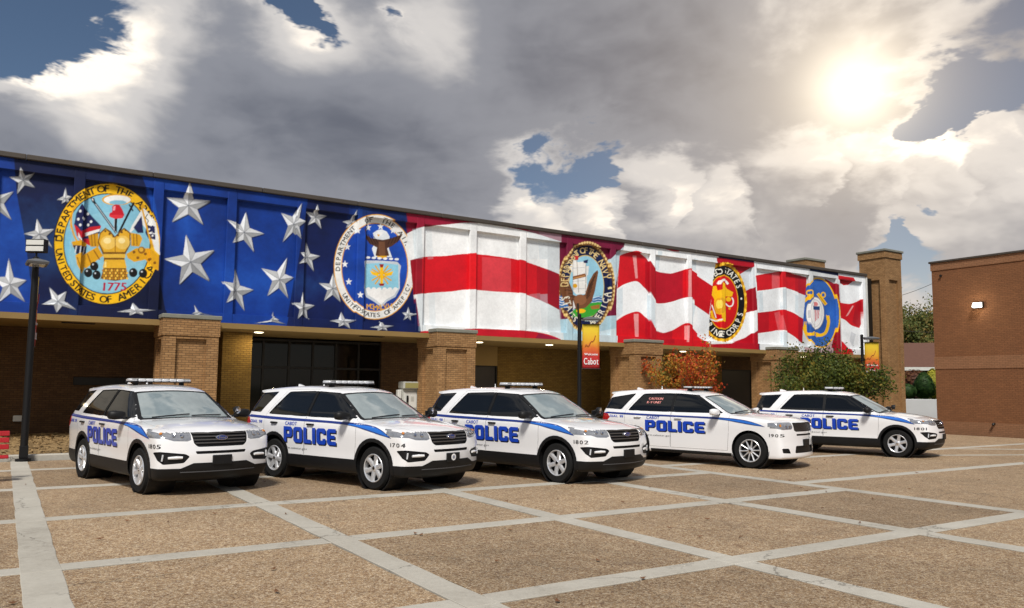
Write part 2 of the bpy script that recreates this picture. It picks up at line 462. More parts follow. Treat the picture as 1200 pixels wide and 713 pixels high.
# near and left margins of the plaza
for x0, x1 in ((-40, -15),):
    for y0, y1 in ((-25, -10), (-10, 0), (0, 10), (10, 21.1)):
        slab('paving_panel', x0, x1, y0, y1, 0.0, AGG, 0.01)
for x0, x1 in ((-14.6, -5), (-5, 4), (4, 12.6)):
    slab('paving_panel', x0, x1, -25, -3.6, 0.0, AGG, 0.01)

# kerb and walk along the building
kb = MB()
kerb = None
x = -40.0
kerb_root = MB(); kerb_root.box(-40, 33.1, 21.36, 21.56, -0.08, 0.0)
kerb_root = tag(kerb_root.build('kerb', DARKGAP), kind='structure')
while x < 33:
    x1 = min(x + 3.0, 33.1)
    b = MB(); b.box(x + 0.004, x1 - 0.004, 21.30, 21.52, -0.07, 0.13, 0.02); b.build('kerb_stone', CONC, kerb_root); x = x1
pv = MB(); pv.box(3.3, 50, 21.54, 32.5, -0.08, 0.11)
pave = tag(pv.build('pavement', mat('walk_concrete', build=m_concrete)), kind='structure')
# dry planting bed left of the first pillar, a little mounded
bm = MB(); nx, ny = 90, 26
vs = []; fs = []
rr = np.random.RandomState(3)
for j in range(ny + 1):
    for i in range(nx + 1):
        X = -38 + (3.3 + 38) * i / nx; Y = 21.6 + (30.6 - 21.6) * j / ny
        e = min(1, j / 3, (nx - i) / 3.0)
        vs.append((X, Y, -0.02 + e * (0.10 + 0.035 * rr.randn())))
for j in range(ny):
    for i in range(nx):
        a = j * (nx + 1) + i; fs.append((a, a + 1, a + nx + 2, a + nx + 1))
bm.add(vs, fs); bedo = bm.build('planting_bed', MULCH, smooth=True); tag(bedo, kind='structure')
# dry clippings scattered over the bed
rs = np.random.RandomState(8)
lv = []; lf = []
for k in range(5200):
    X = rs.uniform(-6, 3.2); Y = rs.uniform(21.65, 30.4); z = 0.085 + rs.rand() * 0.05
    a = rs.rand() * 6.28; l = rs.uniform(0.03, 0.09); w = rs.uniform(0.012, 0.03); tl = rs.uniform(-0.03, 0.05)
    c, s = math.cos(a), math.sin(a); b0 = len(lv)
    for u, v, q in ((-l, -w, 0), (l, -w, tl), (l, w, tl), (-l, w, 0)):
        lv.append((X + c * u - s * v, Y + s * u + c * v, z + q))
    lf.append((b0, b0 + 1, b0 + 2, b0 + 3))
me = bpy.data.meshes.new('mulch_chips'); me.from_pydata(lv, [], lf); me.materials.append(MULCH)
tag(link('mulch_chips', me), 'loose tan mulch and leaf litter covering the planting bed', 'mulch', kind='stuff')
# ------------------------------------------------------------------ the painted fascia
MY = 26.64                       # plane of the painted ribs
MX0, MX1, MZ0, MZ1 = -1.35, 40.92, 3.78, 8.24
RES = 150                        # raster samples per metre (supersampled), later averaged
SSX = 2
NXr, NZr = int((MX1 - MX0) * RES), int((MZ1 - MZ0) * RES)
canvas = np.zeros((NZr, NXr, 3), np.float32)
def zoom(ox, oy, s):
    return lambda pts: [(ox + x / s, oy + y / s) for x, y in pts]
def w2(px):                      # photo pixels -> wall metres
    out = []
    for x, y in px:
        p = on_y(x, y, MY); out.append((p.x, p.z))
    return np.array(out)
def fill_w(poly, col, a=1.0, soft=None):
    poly = np.asarray(poly, float)
    x0 = max(int((poly[:, 0].min() - MX0) * RES) - 1, 0); x1 = min(int((poly[:, 0].max() - MX0) * RES) + 2, NXr)
    z0 = max(int((poly[:, 1].min() - MZ0) * RES) - 1, 0); z1 = min(int((poly[:, 1].max() - MZ0) * RES) + 2, NZr)
    if x1 <= x0 or z1 <= z0: return
    X = (np.arange(x0, x1) + 0.5) / RES + MX0; Z = (np.arange(z0, z1) + 0.5) / RES + MZ0
    # scanline even-odd
    ins = np.zeros((len(Z), len(X)), bool)
    n = len(poly)
    for k in range(n):
        ax, az = poly[k]; bx, bz = poly[(k + 1) % n]
        if az == bz: continue
        lo, hi = (az, bz) if az < bz else (bz, az)
        r0 = np.searchsorted(Z, lo); r1 = np.searchsorted(Z, hi)
        if r1 <= r0: continue
        zz = Z[r0:r1]; xi = ax + (bx - ax) * (zz - az) / (bz - az)
        ins[r0:r1] ^= X[None, :] > xi[:, None]
    sub = canvas[z0:z1, x0:x1]
    c = np.array(lin(col), np.float32)
    if a >= 1: sub[ins] = c
    else: sub[ins] = sub[ins] * (1 - a) + c * a
def fill(px, col, a=1.0): fill_w(w2(px), col, a)
def ell(cx, cy, rx, ry, rot=0, n=56, a0=0, a1=360):
    out = []
    for k in range(n):
        t = rad(a0 + (a1 - a0) * k / (n if a1 - a0 == 360 else n - 1)); u, v = rx * math.cos(t), ry * math.sin(t)
        c, s = math.cos(rad(rot)), math.sin(rad(rot)); out.append((cx + c * u - s * v, cy + s * u + c * v))
    return out
def stroke(pts, w, col, a=1.0):
    """thick polyline in photo pixels"""
    for (ax, ay), (bx, by) in zip(pts[:-1], pts[1:]):
        l = math.hypot(bx - ax, by - ay) or 1; nx, ny = -(by - ay) / l * w / 2, (bx - ax) / l * w / 2
        fill([(ax + nx, ay + ny), (bx + nx, by + ny), (bx - nx, by - ny), (ax - nx, ay - ny)], col, a)
def curve(pts, n=8):
    """Catmull-Rom through points"""
    p = [pts[0]] + list(pts) + [pts[-1]]; out = []
    for i in range(1, len(p) - 2):
        for k in range(n):
            t = k / n
            out.append(tuple(0.5 * ((2 * p[i][d]) + (-p[i - 1][d] + p[i + 1][d]) * t + (2 * p[i - 1][d] - 5 * p[i][d] + 4 * p[i + 1][d] - p[i + 2][d]) * t * t + (-p[i - 1][d] + 3 * p[i][d] - 3 * p[i + 1][d] + p[i + 2][d]) * t ** 3) for d in (0, 1)))
    out.append(pts[-1]); return out
def glyph_px(ch, cx, cy, ang, h, wf, col):
    """letter centred at pixel (cx,cy), rotated by ang (0 = upright, clockwise positive)"""
    v, tr, w = glyph(ch)
    c, s = math.cos(ang), math.sin(ang)
    u = (v[:, 0] - w / 2) * h / 0.69 * wf; vv = (v[:, 1] - 0.345) * h / 0.69
    P = np.stack([cx + c * u + s * vv, cy + s * u - c * vv], 1)
    W = w2([tuple(q) for q in P])
    for t in tr: fill_w(W[t], col)
    # thicken
    th = min(0.012, h * 0.0012)
    for dx, dz in ((th, 0), (-th, 0), (0, th * 0.8)):
        for t in tr: fill_w(W[t] + [dx, dz], col)
def ring_text(s, cx, cy, rx, ry, a0, a1, h, col, wf=1.0, inward=False):
    """letters along an ellipse; angles in degrees clockwise from the top"""
    n = len(s)
    for i, ch in enumerate(s):
        if ch == ' ': continue
        a = rad(a0 + (a1 - a0) * (i / (n - 1)))
        x, y = cx + rx * math.sin(a), cy - ry * math.cos(a)
        tx, ty = rx * math.cos(a), ry * math.sin(a)
        ang = math.atan2(ty, tx)
        if inward: ang += math.pi
        glyph_px(ch, x, y, ang, h, wf, col)
WHITE, OFFW, LBL = (238, 240, 240), (200, 208, 212), (176, 200, 212)
RED, DRED, CRIM = (206, 18, 32), (150, 10, 30), (128, 18, 52)
NAVY, MBLUE, BBLUE = (5, 20, 66), (8, 54, 140), (18, 84, 190)
INK, YEL, GOLD = (12, 12, 14), (244, 190, 20), (222, 164, 22)

# ---- blue field
fill_w([(MX0, MZ0), (MX1, MZ0), (MX1, MZ1), (MX0, MZ1)], NAVY)
Z1 = zoom(0, 170, 3.1); Z2 = zoom(180, 190, 3.394); Z3 = zoom(470, 240, 3.963); ZC = zoom(715, 280, 5.70); Z7 = zoom(880, 290, 5.483)
ZN = zoom(645, 275, 5.487); ZM = zoom(820, 295, 5.94); ZA = zoom(50, 205, 4.453); ZF = zoom(380, 240, 4.917); ZG = zoom(930, 315, 7.13)
fill(Z1([(-260, -80), (48, -20), (52, 60), (62, 180), (90, 330), (110, 480), (142, 640), (-260, 640)]), MBLUE)
fill(Z1([(520, 60), (530, 140), (560, 260), (585, 400), (600, 500), (640, 640), (900, 680), (900, 60)]), MBLUE)
fill(Z2([(0, 20), (620, 90), (612, 160), (580, 380), (555, 520), (525, 680), (60, 640), (30, 480)]), MBLUE)
fill(Z1([(525, 100), (575, 110), (592, 300), (600, 480), (588, 400), (560, 260)]), BBLUE, 0.6)
fill(Z2([(620, 120), (1010, 180), (1060, 700), (525, 700), (555, 520), (590, 300)]), (5, 26, 84))
fill(Z2([(780, 150), (830, 150), (830, 680), (760, 680)]), (8, 44, 116), 0.6)

def star(tips, shade=0.0):
    """a bevelled five pointed star from its five tips (pixels, in order)"""
    n = 5; cx = sum(p[0] for p in tips) / n; cy = sum(p[1] for p in tips) / n
    inn = []
    for i in range(n):
        a, b = tips[i], tips[(i + 1) % n]; mx, my = (a[0] + b[0]) / 2, (a[1] + b[1]) / 2
        inn.append((cx + (mx - cx) * 0.47, cy + (my - cy) * 0.47))
    out = []
    for i in range(n): out += [tips[i], inn[i]]
    # painted shadow, then facets
    fill([(x + 1.2, y + 1.2) for x, y in out], (4, 10, 34), 0.6)
    for i in range(n):
        p, r, l = tips[i], inn[i], inn[i - 1]
        for q, side in ((r, 0), (l, 1)):
            nx, ny = (p[0] + q[0]) / 2 - cx, (p[1] + q[1]) / 2 - cy
            L = math.hypot(nx, ny) or 1
            k = 0.5 + 0.5 * ((-ny / L) * 0.45 + (-nx / L) * 0.35 + (0.55 if side else -0.55))
            v = 150 + 98 * max(0, min(1, k))
            fill([(cx, cy), p, q], (v * 0.97, v * 0.985, v))
        stroke([(cx, cy), p], 0.7, (70, 78, 92), 0.55)
    for i in range(n): stroke([(cx, cy), inn[i]], 0.6, (60, 68, 84), 0.5)
for zf, tips in ((Z1, [(74, 80), (125, 100), (128, 152), (62, 175), (33, 112)]), (Z1, [(-20, 140), (50, 165), (42, 270), (-60, 260), (-90, 180)]),
                 (Z1, [(240, 150), (262, 185), (258, 214), (225, 210), (207, 196)]), (Z1, [(135, 264), (198, 303), (192, 372), (110, 352), (86, 320)]),
                 (Z1, [(32, 410), (97, 490), (92, 570), (-10, 575), (-30, 480)]), (Z1, [(180, 515), (243, 530), (278, 600), (205, 610), (150, 580)]),
                 (Z1, [(485, 572), (565, 600), (520, 618), (470, 620), (425, 606)]), 
                 (Z2, [(143, 83), (232, 155), (202, 248), (78, 237), (53, 140)]), (Z2, [(132, 287), (246, 352), (227, 468), (107, 486), (44, 386)]),
                 (Z2, [(372, 195), (446, 283), (404, 357), (314, 322), (292, 229)]), (Z2, [(590, 163), (606, 236), (588, 307), (518, 317), (512, 199)]),
                 (Z2, [(328, 423), (403, 507), (366, 592), (289, 560), (273, 474)]), (Z2, [(537, 378), (562, 458), (541, 542), (457, 532), (433, 420)]),
                 (Z2, [(165, 566), (200, 606), (240, 612), (150, 612), (152, 604)]), (Z2, [(480, 594), (500, 628), (526, 645), (400, 642), (462, 630)]),
                 (Z2, [(652, 168), (695, 212), (673, 264), (619, 248), (609, 194)]), (Z2, [(612, 318), (668, 372), (643, 434), (578, 404), (585, 360)]),
                 (Z2, [(720, 440), (775, 480), (750, 557), (683, 552), (663, 480)]), (Z2, [(593, 517), (647, 569), (618, 628), (573, 624), (553, 560)]),
                 (Z2, [(752, 595), (808, 629), (782, 664), (735, 656), (700, 632)]), (Z2, [(905, 632), (956, 652), (930, 672), (890, 672), (860, 658)]),
                 (Z2, [(1020, 575), (1050, 605), (1030, 630), (1000, 628), (995, 598)]), (Z2, [(810, 190), (825, 240), (800, 275), (770, 260), (757, 235)])):
    star(zf(tips))

# ---- army seal
def seal_ring(zf, cx, cy, rx, ry, outer, ringc, inner, t, edge=INK, rot=0):
    k = 1.0
    fill(zf(ell(cx, cy, rx + 5, ry + 5, rot)), edge); fill(zf(ell(cx, cy, rx, ry, rot)), ringc)
    fill(zf(ell(cx, cy, rx - t, ry - t * 1.08, rot)), edge); fill(zf(ell(cx, cy, rx - t - 5, ry - t * 1.08 - 5, rot)), inner)
def zp(zf, pts, col, a=1.0): fill(zf(pts), col, a)
def zs(zf, sc, pts, w, col, a=1.0): stroke(zf(pts), w / sc, col, a)
seal_ring(ZA, 338, 357, 275, 315, INK, YEL, (130, 190, 214), 46)
zp(ZA, ell(338, 400, 200, 210), (150, 205, 222), 0.5)
cA, sA = (50 + 338 / 4.453, 205 + 357 / 4.453), 1 / 4.453
ring_text('DEPARTMENT', cA[0], cA[1], 252 * sA, 290 * sA, -84, -18, 36 * sA, INK, 1.05)
ring_text('OF', cA[0], cA[1], 252 * sA, 290 * sA, -7, 0, 36 * sA, INK, 1.05)
ring_text('THE ARMY', cA[0], cA[1], 252 * sA, 290 * sA, 14, 66, 36 * sA, INK, 1.05)
ring_text('UNITED', cA[0], cA[1], 253 * sA, 291 * sA, -98, -128, 33 * sA, INK, 1.0, True)
ring_text('STATES', cA[0], cA[1], 253 * sA, 291 * sA, -136, -163, 36 * sA, INK, 1.05, True)
ring_text('OF', cA[0], cA[1], 253 * sA, 291 * sA, -176, -183, 36 * sA, INK, 1.05, True)
ring_text('AMERICA', cA[0], cA[1], 253 * sA, 291 * sA, -197, -243, 36 * sA, INK, 1.05, True)
zp(ZA, ell(72, 318, 8, 9), INK)
def A(pts, c, a=1.0): zp(ZA, pts, c, a)
def AL(pts, w, c, a=1.0): zs(ZA, 4.453, pts, w, c, a)
A(ell(390, 125, 78, 30), GOLD); A(ell(392, 126, 70, 24), (236, 238, 236)); A(ell(395, 140, 45, 12), (130, 190, 214))
# flags
AL(curve([(196, 142), (160, 180), (150, 260), (175, 340), (215, 372)]), 9, GOLD)
A([(205, 150), (262, 215), (305, 260), (300, 300), (262, 330), (270, 372), (215, 352), (178, 318), (164, 260), (176, 200)], (20, 26, 78))
A([(205, 292), (250, 268), (308, 262), (300, 290), (250, 300), (205, 330)], (200, 24, 40)); A([(180, 270), (205, 300), (200, 350), (180, 320), (163, 258)], (200, 24, 40))
A([(222, 300), (300, 278), (298, 292), (225, 318)], WHITE); A([(186, 300), (200, 330), (235, 360), (226, 362), (186, 326)], WHITE); A([(214, 330), (258, 330), (268, 374), (216, 352)], (200, 24, 40))
for q in ((196, 190), (238, 200), (186, 232), (216, 226), (255, 240), (196, 262), (240, 258)): A(ell(q[0], q[1], 7, 8, n=8), WHITE)
A([(528, 165), (560, 200), (590, 250), (606, 330), (612, 420), (585, 395), (560, 300), (520, 250), (470, 290), (440, 330), (470, 260)], (232, 234, 232))
A([(520, 210), (530, 300), (500, 300), (478, 272)], (24, 30, 80)); A([(545, 255), (585, 270), (588, 340), (556, 330), (540, 300)], (24, 30, 80))
for q in ((566, 300), (574, 318), (560, 280)): A(ell(q[0], q[1], 5, 6, n=8), WHITE)
AL([(552, 200), (540, 220), (556, 235), (545, 262)], 4, INK); AL([(520, 160), (575, 380)], 9, GOLD); A([(525, 145), (540, 162), (524, 176), (514, 160)], GOLD)
AL([(556, 300), (590, 310)], 4, WHITE)
# spears, musket
AL([(262, 125), (388, 300)], 13, INK); AL([(262, 125), (388, 300)], 4, (190, 200, 210)); A([(250, 112), (272, 118), (280, 148), (262, 140)], INK); A([(256, 118), (266, 121), (268, 136)], WHITE)
AL([(386, 200), (382, 290)], 16, INK); AL([(378, 205), (376, 290)], 3, (190, 200, 210))
AL([(480, 140), (400, 300)], 11, INK); AL([(455, 150), (475, 185)], 7, INK)
A([(366, 160), (382, 150), (404, 152), (418, 175), (430, 205), (420, 222), (380, 226), (350, 214), (352, 196), (366, 190)], (196, 20, 40)); A([(372, 160), (384, 158), (380, 182), (370, 182)], (240, 160, 170)); A([(352, 204), (424, 206), (418, 222), (380, 226), (350, 214)], (230, 60, 70), 0.6)
# drum & cannon
A([(150, 350), (205, 340), (232, 356), (226, 384), (160, 380)], GOLD); A([(158, 368), (232, 370), (226, 410), (176, 414)], (26, 30, 60)); 
for x in (176, 200, 220): AL([(x, 372), (x - 6, 408)], 5, WHITE)
A([(205, 420), (290, 370), (318, 420), (228, 486), (206, 470)], GOLD); A([(170, 420), (210, 400), (220, 480), (206, 515), (180, 470)], (226, 170, 34)); AL([(235, 408), (258, 470)], 6, (140, 90, 10)); AL([(268, 388), (300, 440)], 6, (140, 90, 10)); AL([(180, 430), (205, 500)], 5, (140, 90, 10))
A([(440, 410), (490, 380), (560, 380), (608, 430), (604, 500), (580, 490), (540, 440), (480, 452), (446, 430)], GOLD)
for q in ((480, 400), (500, 430), (540, 410), (560, 440), (585, 460)): A(ell(q[0], q[1], 8, 8, n=10), (130, 84, 14))
A(ell(520, 390, 19, 19), (150, 100, 20)); A(ell(518, 387, 11, 11), (230, 180, 60))
# armour
A([(462, 298), (512, 308), (524, 330), (508, 372), (466, 368)], GOLD); A([(292, 300), (240, 312), (252, 372), (296, 372)], (206, 150, 20))
for x in (256, 272): AL([(x, 305), (x + 6, 370)], 4, (130, 84, 14))
for x in (478, 494): AL([(x, 304), (x + 2, 366)], 4, (130, 84, 14))
A([(300, 300), (330, 272), (358, 290), (380, 318), (404, 292), (428, 272), (462, 298), (462, 360), (438, 405), (430, 430), (438, 480), (450, 540), (380, 552), (304, 540), (322, 480), (322, 430), (312, 400), (290, 350)], (120, 80, 14))
A([(306, 302), (332, 280), (380, 326), (428, 280), (456, 302), (456, 356), (432, 400), (322, 400), (296, 346)], (224, 170, 40))
A(ell(345, 350, 40, 36), (240, 200, 96)); A(ell(420, 350, 38, 36), (240, 200, 96)); A(ell(340, 340, 20, 16), (252, 230, 160)); A(ell(416, 340, 18, 15), (252, 230, 160)); AL([(382, 330), (382, 400)], 4, (140, 92, 14))
A([(318, 410), (436, 410), (434, 430), (320, 430)], (232, 186, 66)); A([(326, 440), (432, 440), (442, 484), (316, 484)], (228, 176, 44)); AL([(330, 450), (330, 480)], 10, (248, 220, 130))
for r_ in range(4):
    for k in range(9): A(ell(318 + k * 15 + (r_ % 2) * 6, 496 + r_ * 14, 6, 7, n=8), (240, 190, 70) if (k + r_) % 2 else (176, 120, 22))
for q in ((330, 290), (352, 305), (372, 318), (396, 312), (416, 296), (436, 284)): A(ell(q[0], q[1], 6, 6, n=8), (90, 56, 10))
for q in ((272, 474), (240, 508), (284, 520), (476, 508), (528, 512)):
    A(ell(q[0], q[1], 22, 24), INK); A(ell(q[0] - 7, q[1] - 9, 5, 5, n=8), (200, 210, 220))
for i, ch in enumerate('1775'): glyph_px(ch, 50 + (324 + i * 34) / 4.453, 205 + 582 / 4.453, rad(5), 42 / 4.453, 1.1, (176, 20, 60))
# the blue fold that overlaps the seal on the right
zp(ZA, [(520, 10), (546, 80), (548, 110), (575, 170), (602, 260), (612, 340), (612, 500), (618, 540), (680, 560), (680, 10)], MBLUE)
zp(ZA, [(546, 60), (575, 80), (596, 200), (612, 330), (604, 270), (575, 170)], BBLUE, 0.7)
for zf, tips in ((Z1, [(690, 136), (770, 200), (742, 288), (628, 276), (606, 187)]), (Z1, [(680, 324), (782, 380), (764, 494), (654, 505), (598, 412)])): star(zf(tips))

# ---- air force seal
fill(ZF([(470, 30), (490, 180), (500, 330), (520, 480), (540, 700), (700, 720), (700, 40)]), (128, 20, 58))
fill(ZF([(0, 40), (468, 45), (490, 180), (505, 330), (520, 480), (545, 700), (560, 720), (0, 720)]), (5, 26, 84), 0.0)
seal_ring(ZF, 300, 358, 232, 298, (230, 160, 30), (236, 236, 232), (22, 70, 170), 38, edge=(226, 160, 34))
cF, sF = (380 + 300 / 4.917, 240 + 358 / 4.917), 1 / 4.917
ring_text('DEPARTMENT', cF[0], cF[1], 213 * sF, 276 * sF, -92, -36, 25 * sF, INK, 1.1)
ring_text('OF', cF[0], cF[1], 213 * sF, 276 * sF, -14, -6, 26 * sF, INK, 1.1)
ring_text('THE AIR', cF[0], cF[1], 213 * sF, 276 * sF, 14, 60, 26 * sF, INK, 1.1)
ring_text('UNITED', cF[0], cF[1], 213 * sF, 277 * sF, -126, -152, 24 * sF, INK, 1.0, True)
ring_text('STATES', cF[0], cF[1], 213 * sF, 277 * sF, -158, -186, 25 * sF, INK, 1.05, True)
ring_text('OF', cF[0], cF[1], 213 * sF, 277 * sF, -199, -204, 25 * sF, INK, 1.05, True)
ring_text('AMERICA', cF[0], cF[1], 213 * sF, 277 * sF, -213, -248, 24 * sF, INK, 1.0, True)
def Fp(pts, c, a=1.0): zp(ZF, pts, c, a)
def star5(zf, cx, cy, r, col):
    pts = []
    for k in range(10):
        q = r if k % 2 == 0 else r * 0.42; a = math.pi * k / 5; pts.append((cx + q * math.sin(a), cy - q * 1.1 * math.cos(a)))
    zp(zf, pts, col)
for q in ((193, 150), (262, 128), (334, 122), (406, 145), (142, 240), (128, 340), (150, 442), (208, 520), (476, 526), (508, 460), (488, 224)): star5(ZF, q[0], q[1], 20, WHITE)
Fp([(290, 160), (312, 145), (340, 138), (370, 152), (386, 180), (382, 250), (400, 300), (300, 300), (284, 250), (300, 220)], (226, 232, 236))
Fp([(300, 165), (330, 150), (350, 160), (330, 176), (310, 186)], (240, 240, 240)); Fp([(314, 168), (330, 170), (322, 182)], GOLD)
Fp([(230, 128), (250, 170), (280, 190), (318, 196), (350, 200), (396, 190), (462, 166), (440, 205), (400, 236), (372, 248), (384, 290), (345, 302), (304, 290), (314, 244), (270, 222), (242, 184)], (78, 48, 34))
for x in (246, 262, 278, 294): zs(ZF, 4.917, [(x, 160 + (x - 246) * .4), (x + 30, 226)], 3.5, (34, 20, 14))
for x in (386, 404, 422, 440): zs(ZF, 4.917, [(x + 8, 186 - (x - 386) * .25), (x - 10, 226 - (x - 386) * .2)], 3.5, (34, 20, 14))
Fp([(322, 210), (358, 210), (362, 284), (345, 298), (324, 284)], (112, 74, 50)); Fp([(312, 292), (372, 292), (366, 308), (318, 306)], GOLD)
for k in range(6): Fp(ell(262 + k * 33, 302 + k * 2, 13, 7, n=10), (236, 238, 238))
Fp([(232, 326), (252, 318), (340, 320), (430, 326), (452, 350), (444, 400), (446, 480), (420, 530), (372, 556), (338, 590), (300, 560), (250, 530), (230, 480), (238, 400)], (196, 204, 212))
Fp([(248, 338), (340, 332), (436, 344), (438, 480), (412, 520), (364, 546), (338, 574), (306, 546), (260, 518), (244, 480)], (140, 200, 222))
Fp([(246, 478), (270, 486), (300, 480), (330, 492), (362, 480), (394, 490), (438, 478), (412, 520), (364, 546), (338, 574), (306, 546), (260, 518)], (240, 240, 238))
for k in range(6): Fp(ell(264 + k * 31, 486, 13, 12, n=12), (240, 240, 238))
for ang in (-60, -35, 35, 60, 120, 145, 215, 240): zs(ZF, 4.917, [(340, 402), (340 + 66 * math.sin(rad(ang)), 402 - 66 * math.cos(rad(ang)))], 8, GOLD)
Fp([(272, 376), (326, 396), (318, 412), (284, 400)], YEL); Fp([(408, 380), (352, 396), (360, 412), (398, 404)], YEL)
Fp([(330, 350), (350, 350), (348, 456), (332, 456)], YEL); Fp([(326, 340), (354, 340), (346, 360), (334, 360)], (150, 30, 30)); Fp([(322, 452), (358, 452), (350, 466), (330, 466)], (150, 30, 30))
for i, ch in enumerate('MCMXLVII'): glyph_px(ch, 380 + (266 + i * 19) / 4.917, 240 + (588 - abs(i - 2.5) * 1.5 + (4 if 1 < i < 5 else 0)) / 4.917, rad(-4 - 1.5 * i), 28 / 4.917, 0.95, GOLD)

# ---- first red and white cloth
def band(zf, topc, botc, col, a=1.0): fill(zf(list(curve(topc)) + list(reversed(curve(botc)))), col, a)
cloth1 = Z3([(22, 20), (45, 130), (52, 250), (70, 420), (92, 590), (100, 640), (770, 680), (757, 600), (745, 320), (745, 170), (760, 100)])
fill(cloth1, (150, 20, 52))
T1 = [(35, 132), (100, 104), (210, 93), (320, 84), (440, 96), (560, 118), (660, 145), (748, 176)]
R1 = [(50, 256), (120, 240), (210, 236), (320, 226), (440, 236), (560, 256), (660, 288), (745, 322)]
R1b = [(66, 418), (150, 408), (240, 402), (320, 393), (440, 402), (560, 410), (650, 440), (745, 488)]
W2b = [(92, 588), (180, 584), (270, 580), (345, 576), (460, 580), (575, 585), (680, 602), (757, 632)]
band(Z3, T1, R1, (238, 240, 240)); band(Z3, R1, R1b, RED); band(Z3, R1b, W2b, (238, 240, 240))
fill(Z3(list(curve(W2b)) + [(770, 690), (60, 660)]), (196, 20, 40))
fill(Z3([(640, 596), (757, 632), (757, 680), (600, 660)]), (128, 20, 60), 0.8)
fill(Z3([(50, 256), (100, 243), (98, 412), (66, 418)]), (120, 14, 34), 0.75); fill(Z3([(640, 282), (745, 322), (745, 488), (640, 434)]), DRED, 0.55)
fill(Z3([(385, 240), (520, 250), (520, 400), (385, 398)]), (228, 110, 120), 0.28)
fill(Z3([(320, 226), (350, 224), (348, 394), (318, 394)]), (226, 20, 30))
for x0, x1, a in ((60, 95, 0.35), (120, 150, 0.2), (640, 745, 0.35), (590, 640, 0.2)):
    fill(Z3([(x0, 110), (x1, 106), (x1 + 8, 250), (x0 + 12, 252)]), LBL, a); fill(Z3([(x0 + 15, 415), (x1 + 15, 410), (x1 + 20, 586), (x0 + 22, 588)]), LBL, a)

# ---- navy seal ground and seal
navyz = Z3([(745, 90), (745, 170), (747, 320), (757, 640), (770, 680), (1010, 680), (1005, 620), (1020, 300), (1045, 130)])
fill(navyz, (112, 20, 54))
fill(ZN([(66, 545), (436, 520), (440, 720), (66, 720)]), (170, 200, 212)); fill(ZN([(250, 640), (436, 600), (440, 720), (250, 720)]), WHITE, 0.4)
fill(ZN([(375, 170), (450, 100), (470, 80), (440, 300), (415, 330), (380, 250)]), (186, 206, 216))
cN, sN = (645 + 238 / 5.487, 275 + 330 / 5.487), 1 / 5.487
def N(pts, c, a=1.0): zp(ZN, pts, c, a)
N(ell(238, 335, 178, 290), (196, 160, 96)); N(ell(238, 335, 172, 283), (120, 84, 40))
for k in range(64):
    a = rad(k * 360 / 64); N(ell(238 + 172 * math.sin(a), 335 - 284 * math.cos(a), 7, 9, n=8), (226, 196, 130))
N(ell(238, 335, 160, 266), (16, 28, 72)); N(ell(238, 335, 122, 206), (210, 180, 110)); N(ell(238, 335, 118, 200), (150, 204, 226))
zsN = lambda pts, w, c, a=1.0: zs(ZN, 5.487, pts, w, c, a)
N([(60, 390), (130, 400), (220, 440), (340, 390), (350, 430), (300, 470), (60, 470)], (56, 110, 170))
for y in (398, 414, 430, 446): zsN(curve([(70, y), (90, y + 8), (110, y), (130, y + 8)]), 5, WHITE); zsN(curve([(270, y), (295, y + 6), (320, y), (345, y + 4)]), 4, (210, 226, 236))
N([(130, 510), (200, 460), (290, 436), (346, 432), (330, 480), (290, 520), (230, 536), (160, 528)], (58, 160, 50)); N([(270, 460), (330, 448), (330, 474), (280, 480)], (160, 110, 50)); N(ell(210, 490, 30, 14), YEL)
# ship
N([(120, 210), (150, 170), (170, 160), (190, 175), (240, 170), (248, 250), (250, 380), (180, 384), (140, 340), (150, 260)], (236, 236, 232)); N([(236, 200), (262, 200), (256, 260), (236, 262)], (226, 226, 224))
zsN([(182, 140), (196, 372)], 3, (150, 130, 110)); zsN([(244, 160), (240, 370)], 3, (130, 120, 110)); N([(170, 134), (194, 130), (192, 162), (172, 160)], (190, 40, 50)); N([(226, 166), (256, 158), (252, 182), (228, 180)], (20, 30, 80)); zsN([(126, 150), (170, 140)], 6, (220, 60, 70))
zsN([(150, 280), (240, 258)], 22, (140, 84, 44)); zsN([(155, 282), (236, 262)], 5, (210, 160, 100)); N(ell(172, 328, 14, 14), GOLD)
for y in (215, 300, 350): zsN([(150, y), (236, y - 6)], 2.5, (170, 178, 184))
# eagle
N([(316, 226), (322, 240), (300, 360), (280, 430), (240, 470), (180, 480), (120, 470), (90, 400), (66, 330), (66, 270), (100, 268), (130, 330), (150, 380), (190, 400), (236, 384), (262, 300), (290, 250)], (116, 74, 46))
for k in range(7): zsN([(310 - k * 7, 240 + k * 24), (262 - k * 4, 330 + k * 16)], 4, (60, 34, 20)); zsN([(76 + k * 10, 290 + k * 22), (108 + k * 12, 310 + k * 18)], 4, (60, 34, 20))
N(ell(206, 418, 40, 34), (140, 92, 60)); N([(160, 420), (176, 470), (160, 480), (150, 460)], (226, 226, 226)); zsN([(190, 440), (196, 560)], 14, (50, 40, 34))
ring_text('DEPARTMENT', cN[0], 275 + 335 / 5.487, 141 * sN, 236 * sN, -86, -22, 36 * sN, (226, 200, 140), 0.85)
ring_text('OF', cN[0], 275 + 335 / 5.487, 141 * sN, 236 * sN, -7, 2, 38 * sN, (226, 200, 140), 0.85)
ring_text('THE NAVY', cN[0], 275 + 335 / 5.487, 141 * sN, 236 * sN, 14, 74, 38 * sN, (226, 200, 140), 0.85)
ring_text('AMERICA', cN[0], 275 + 335 / 5.487, 141 * sN, 236 * sN, 163, 102, 38 * sN, (232, 226, 206), 0.85, True)
ring_text('STATES', cN[0], 275 + 335 / 5.487, 141 * sN, 236 * sN, 252, 208, 38 * sN, (232, 226, 206), 0.85, True)
star5(ZN, 390, 344, 10, (236, 220, 160))
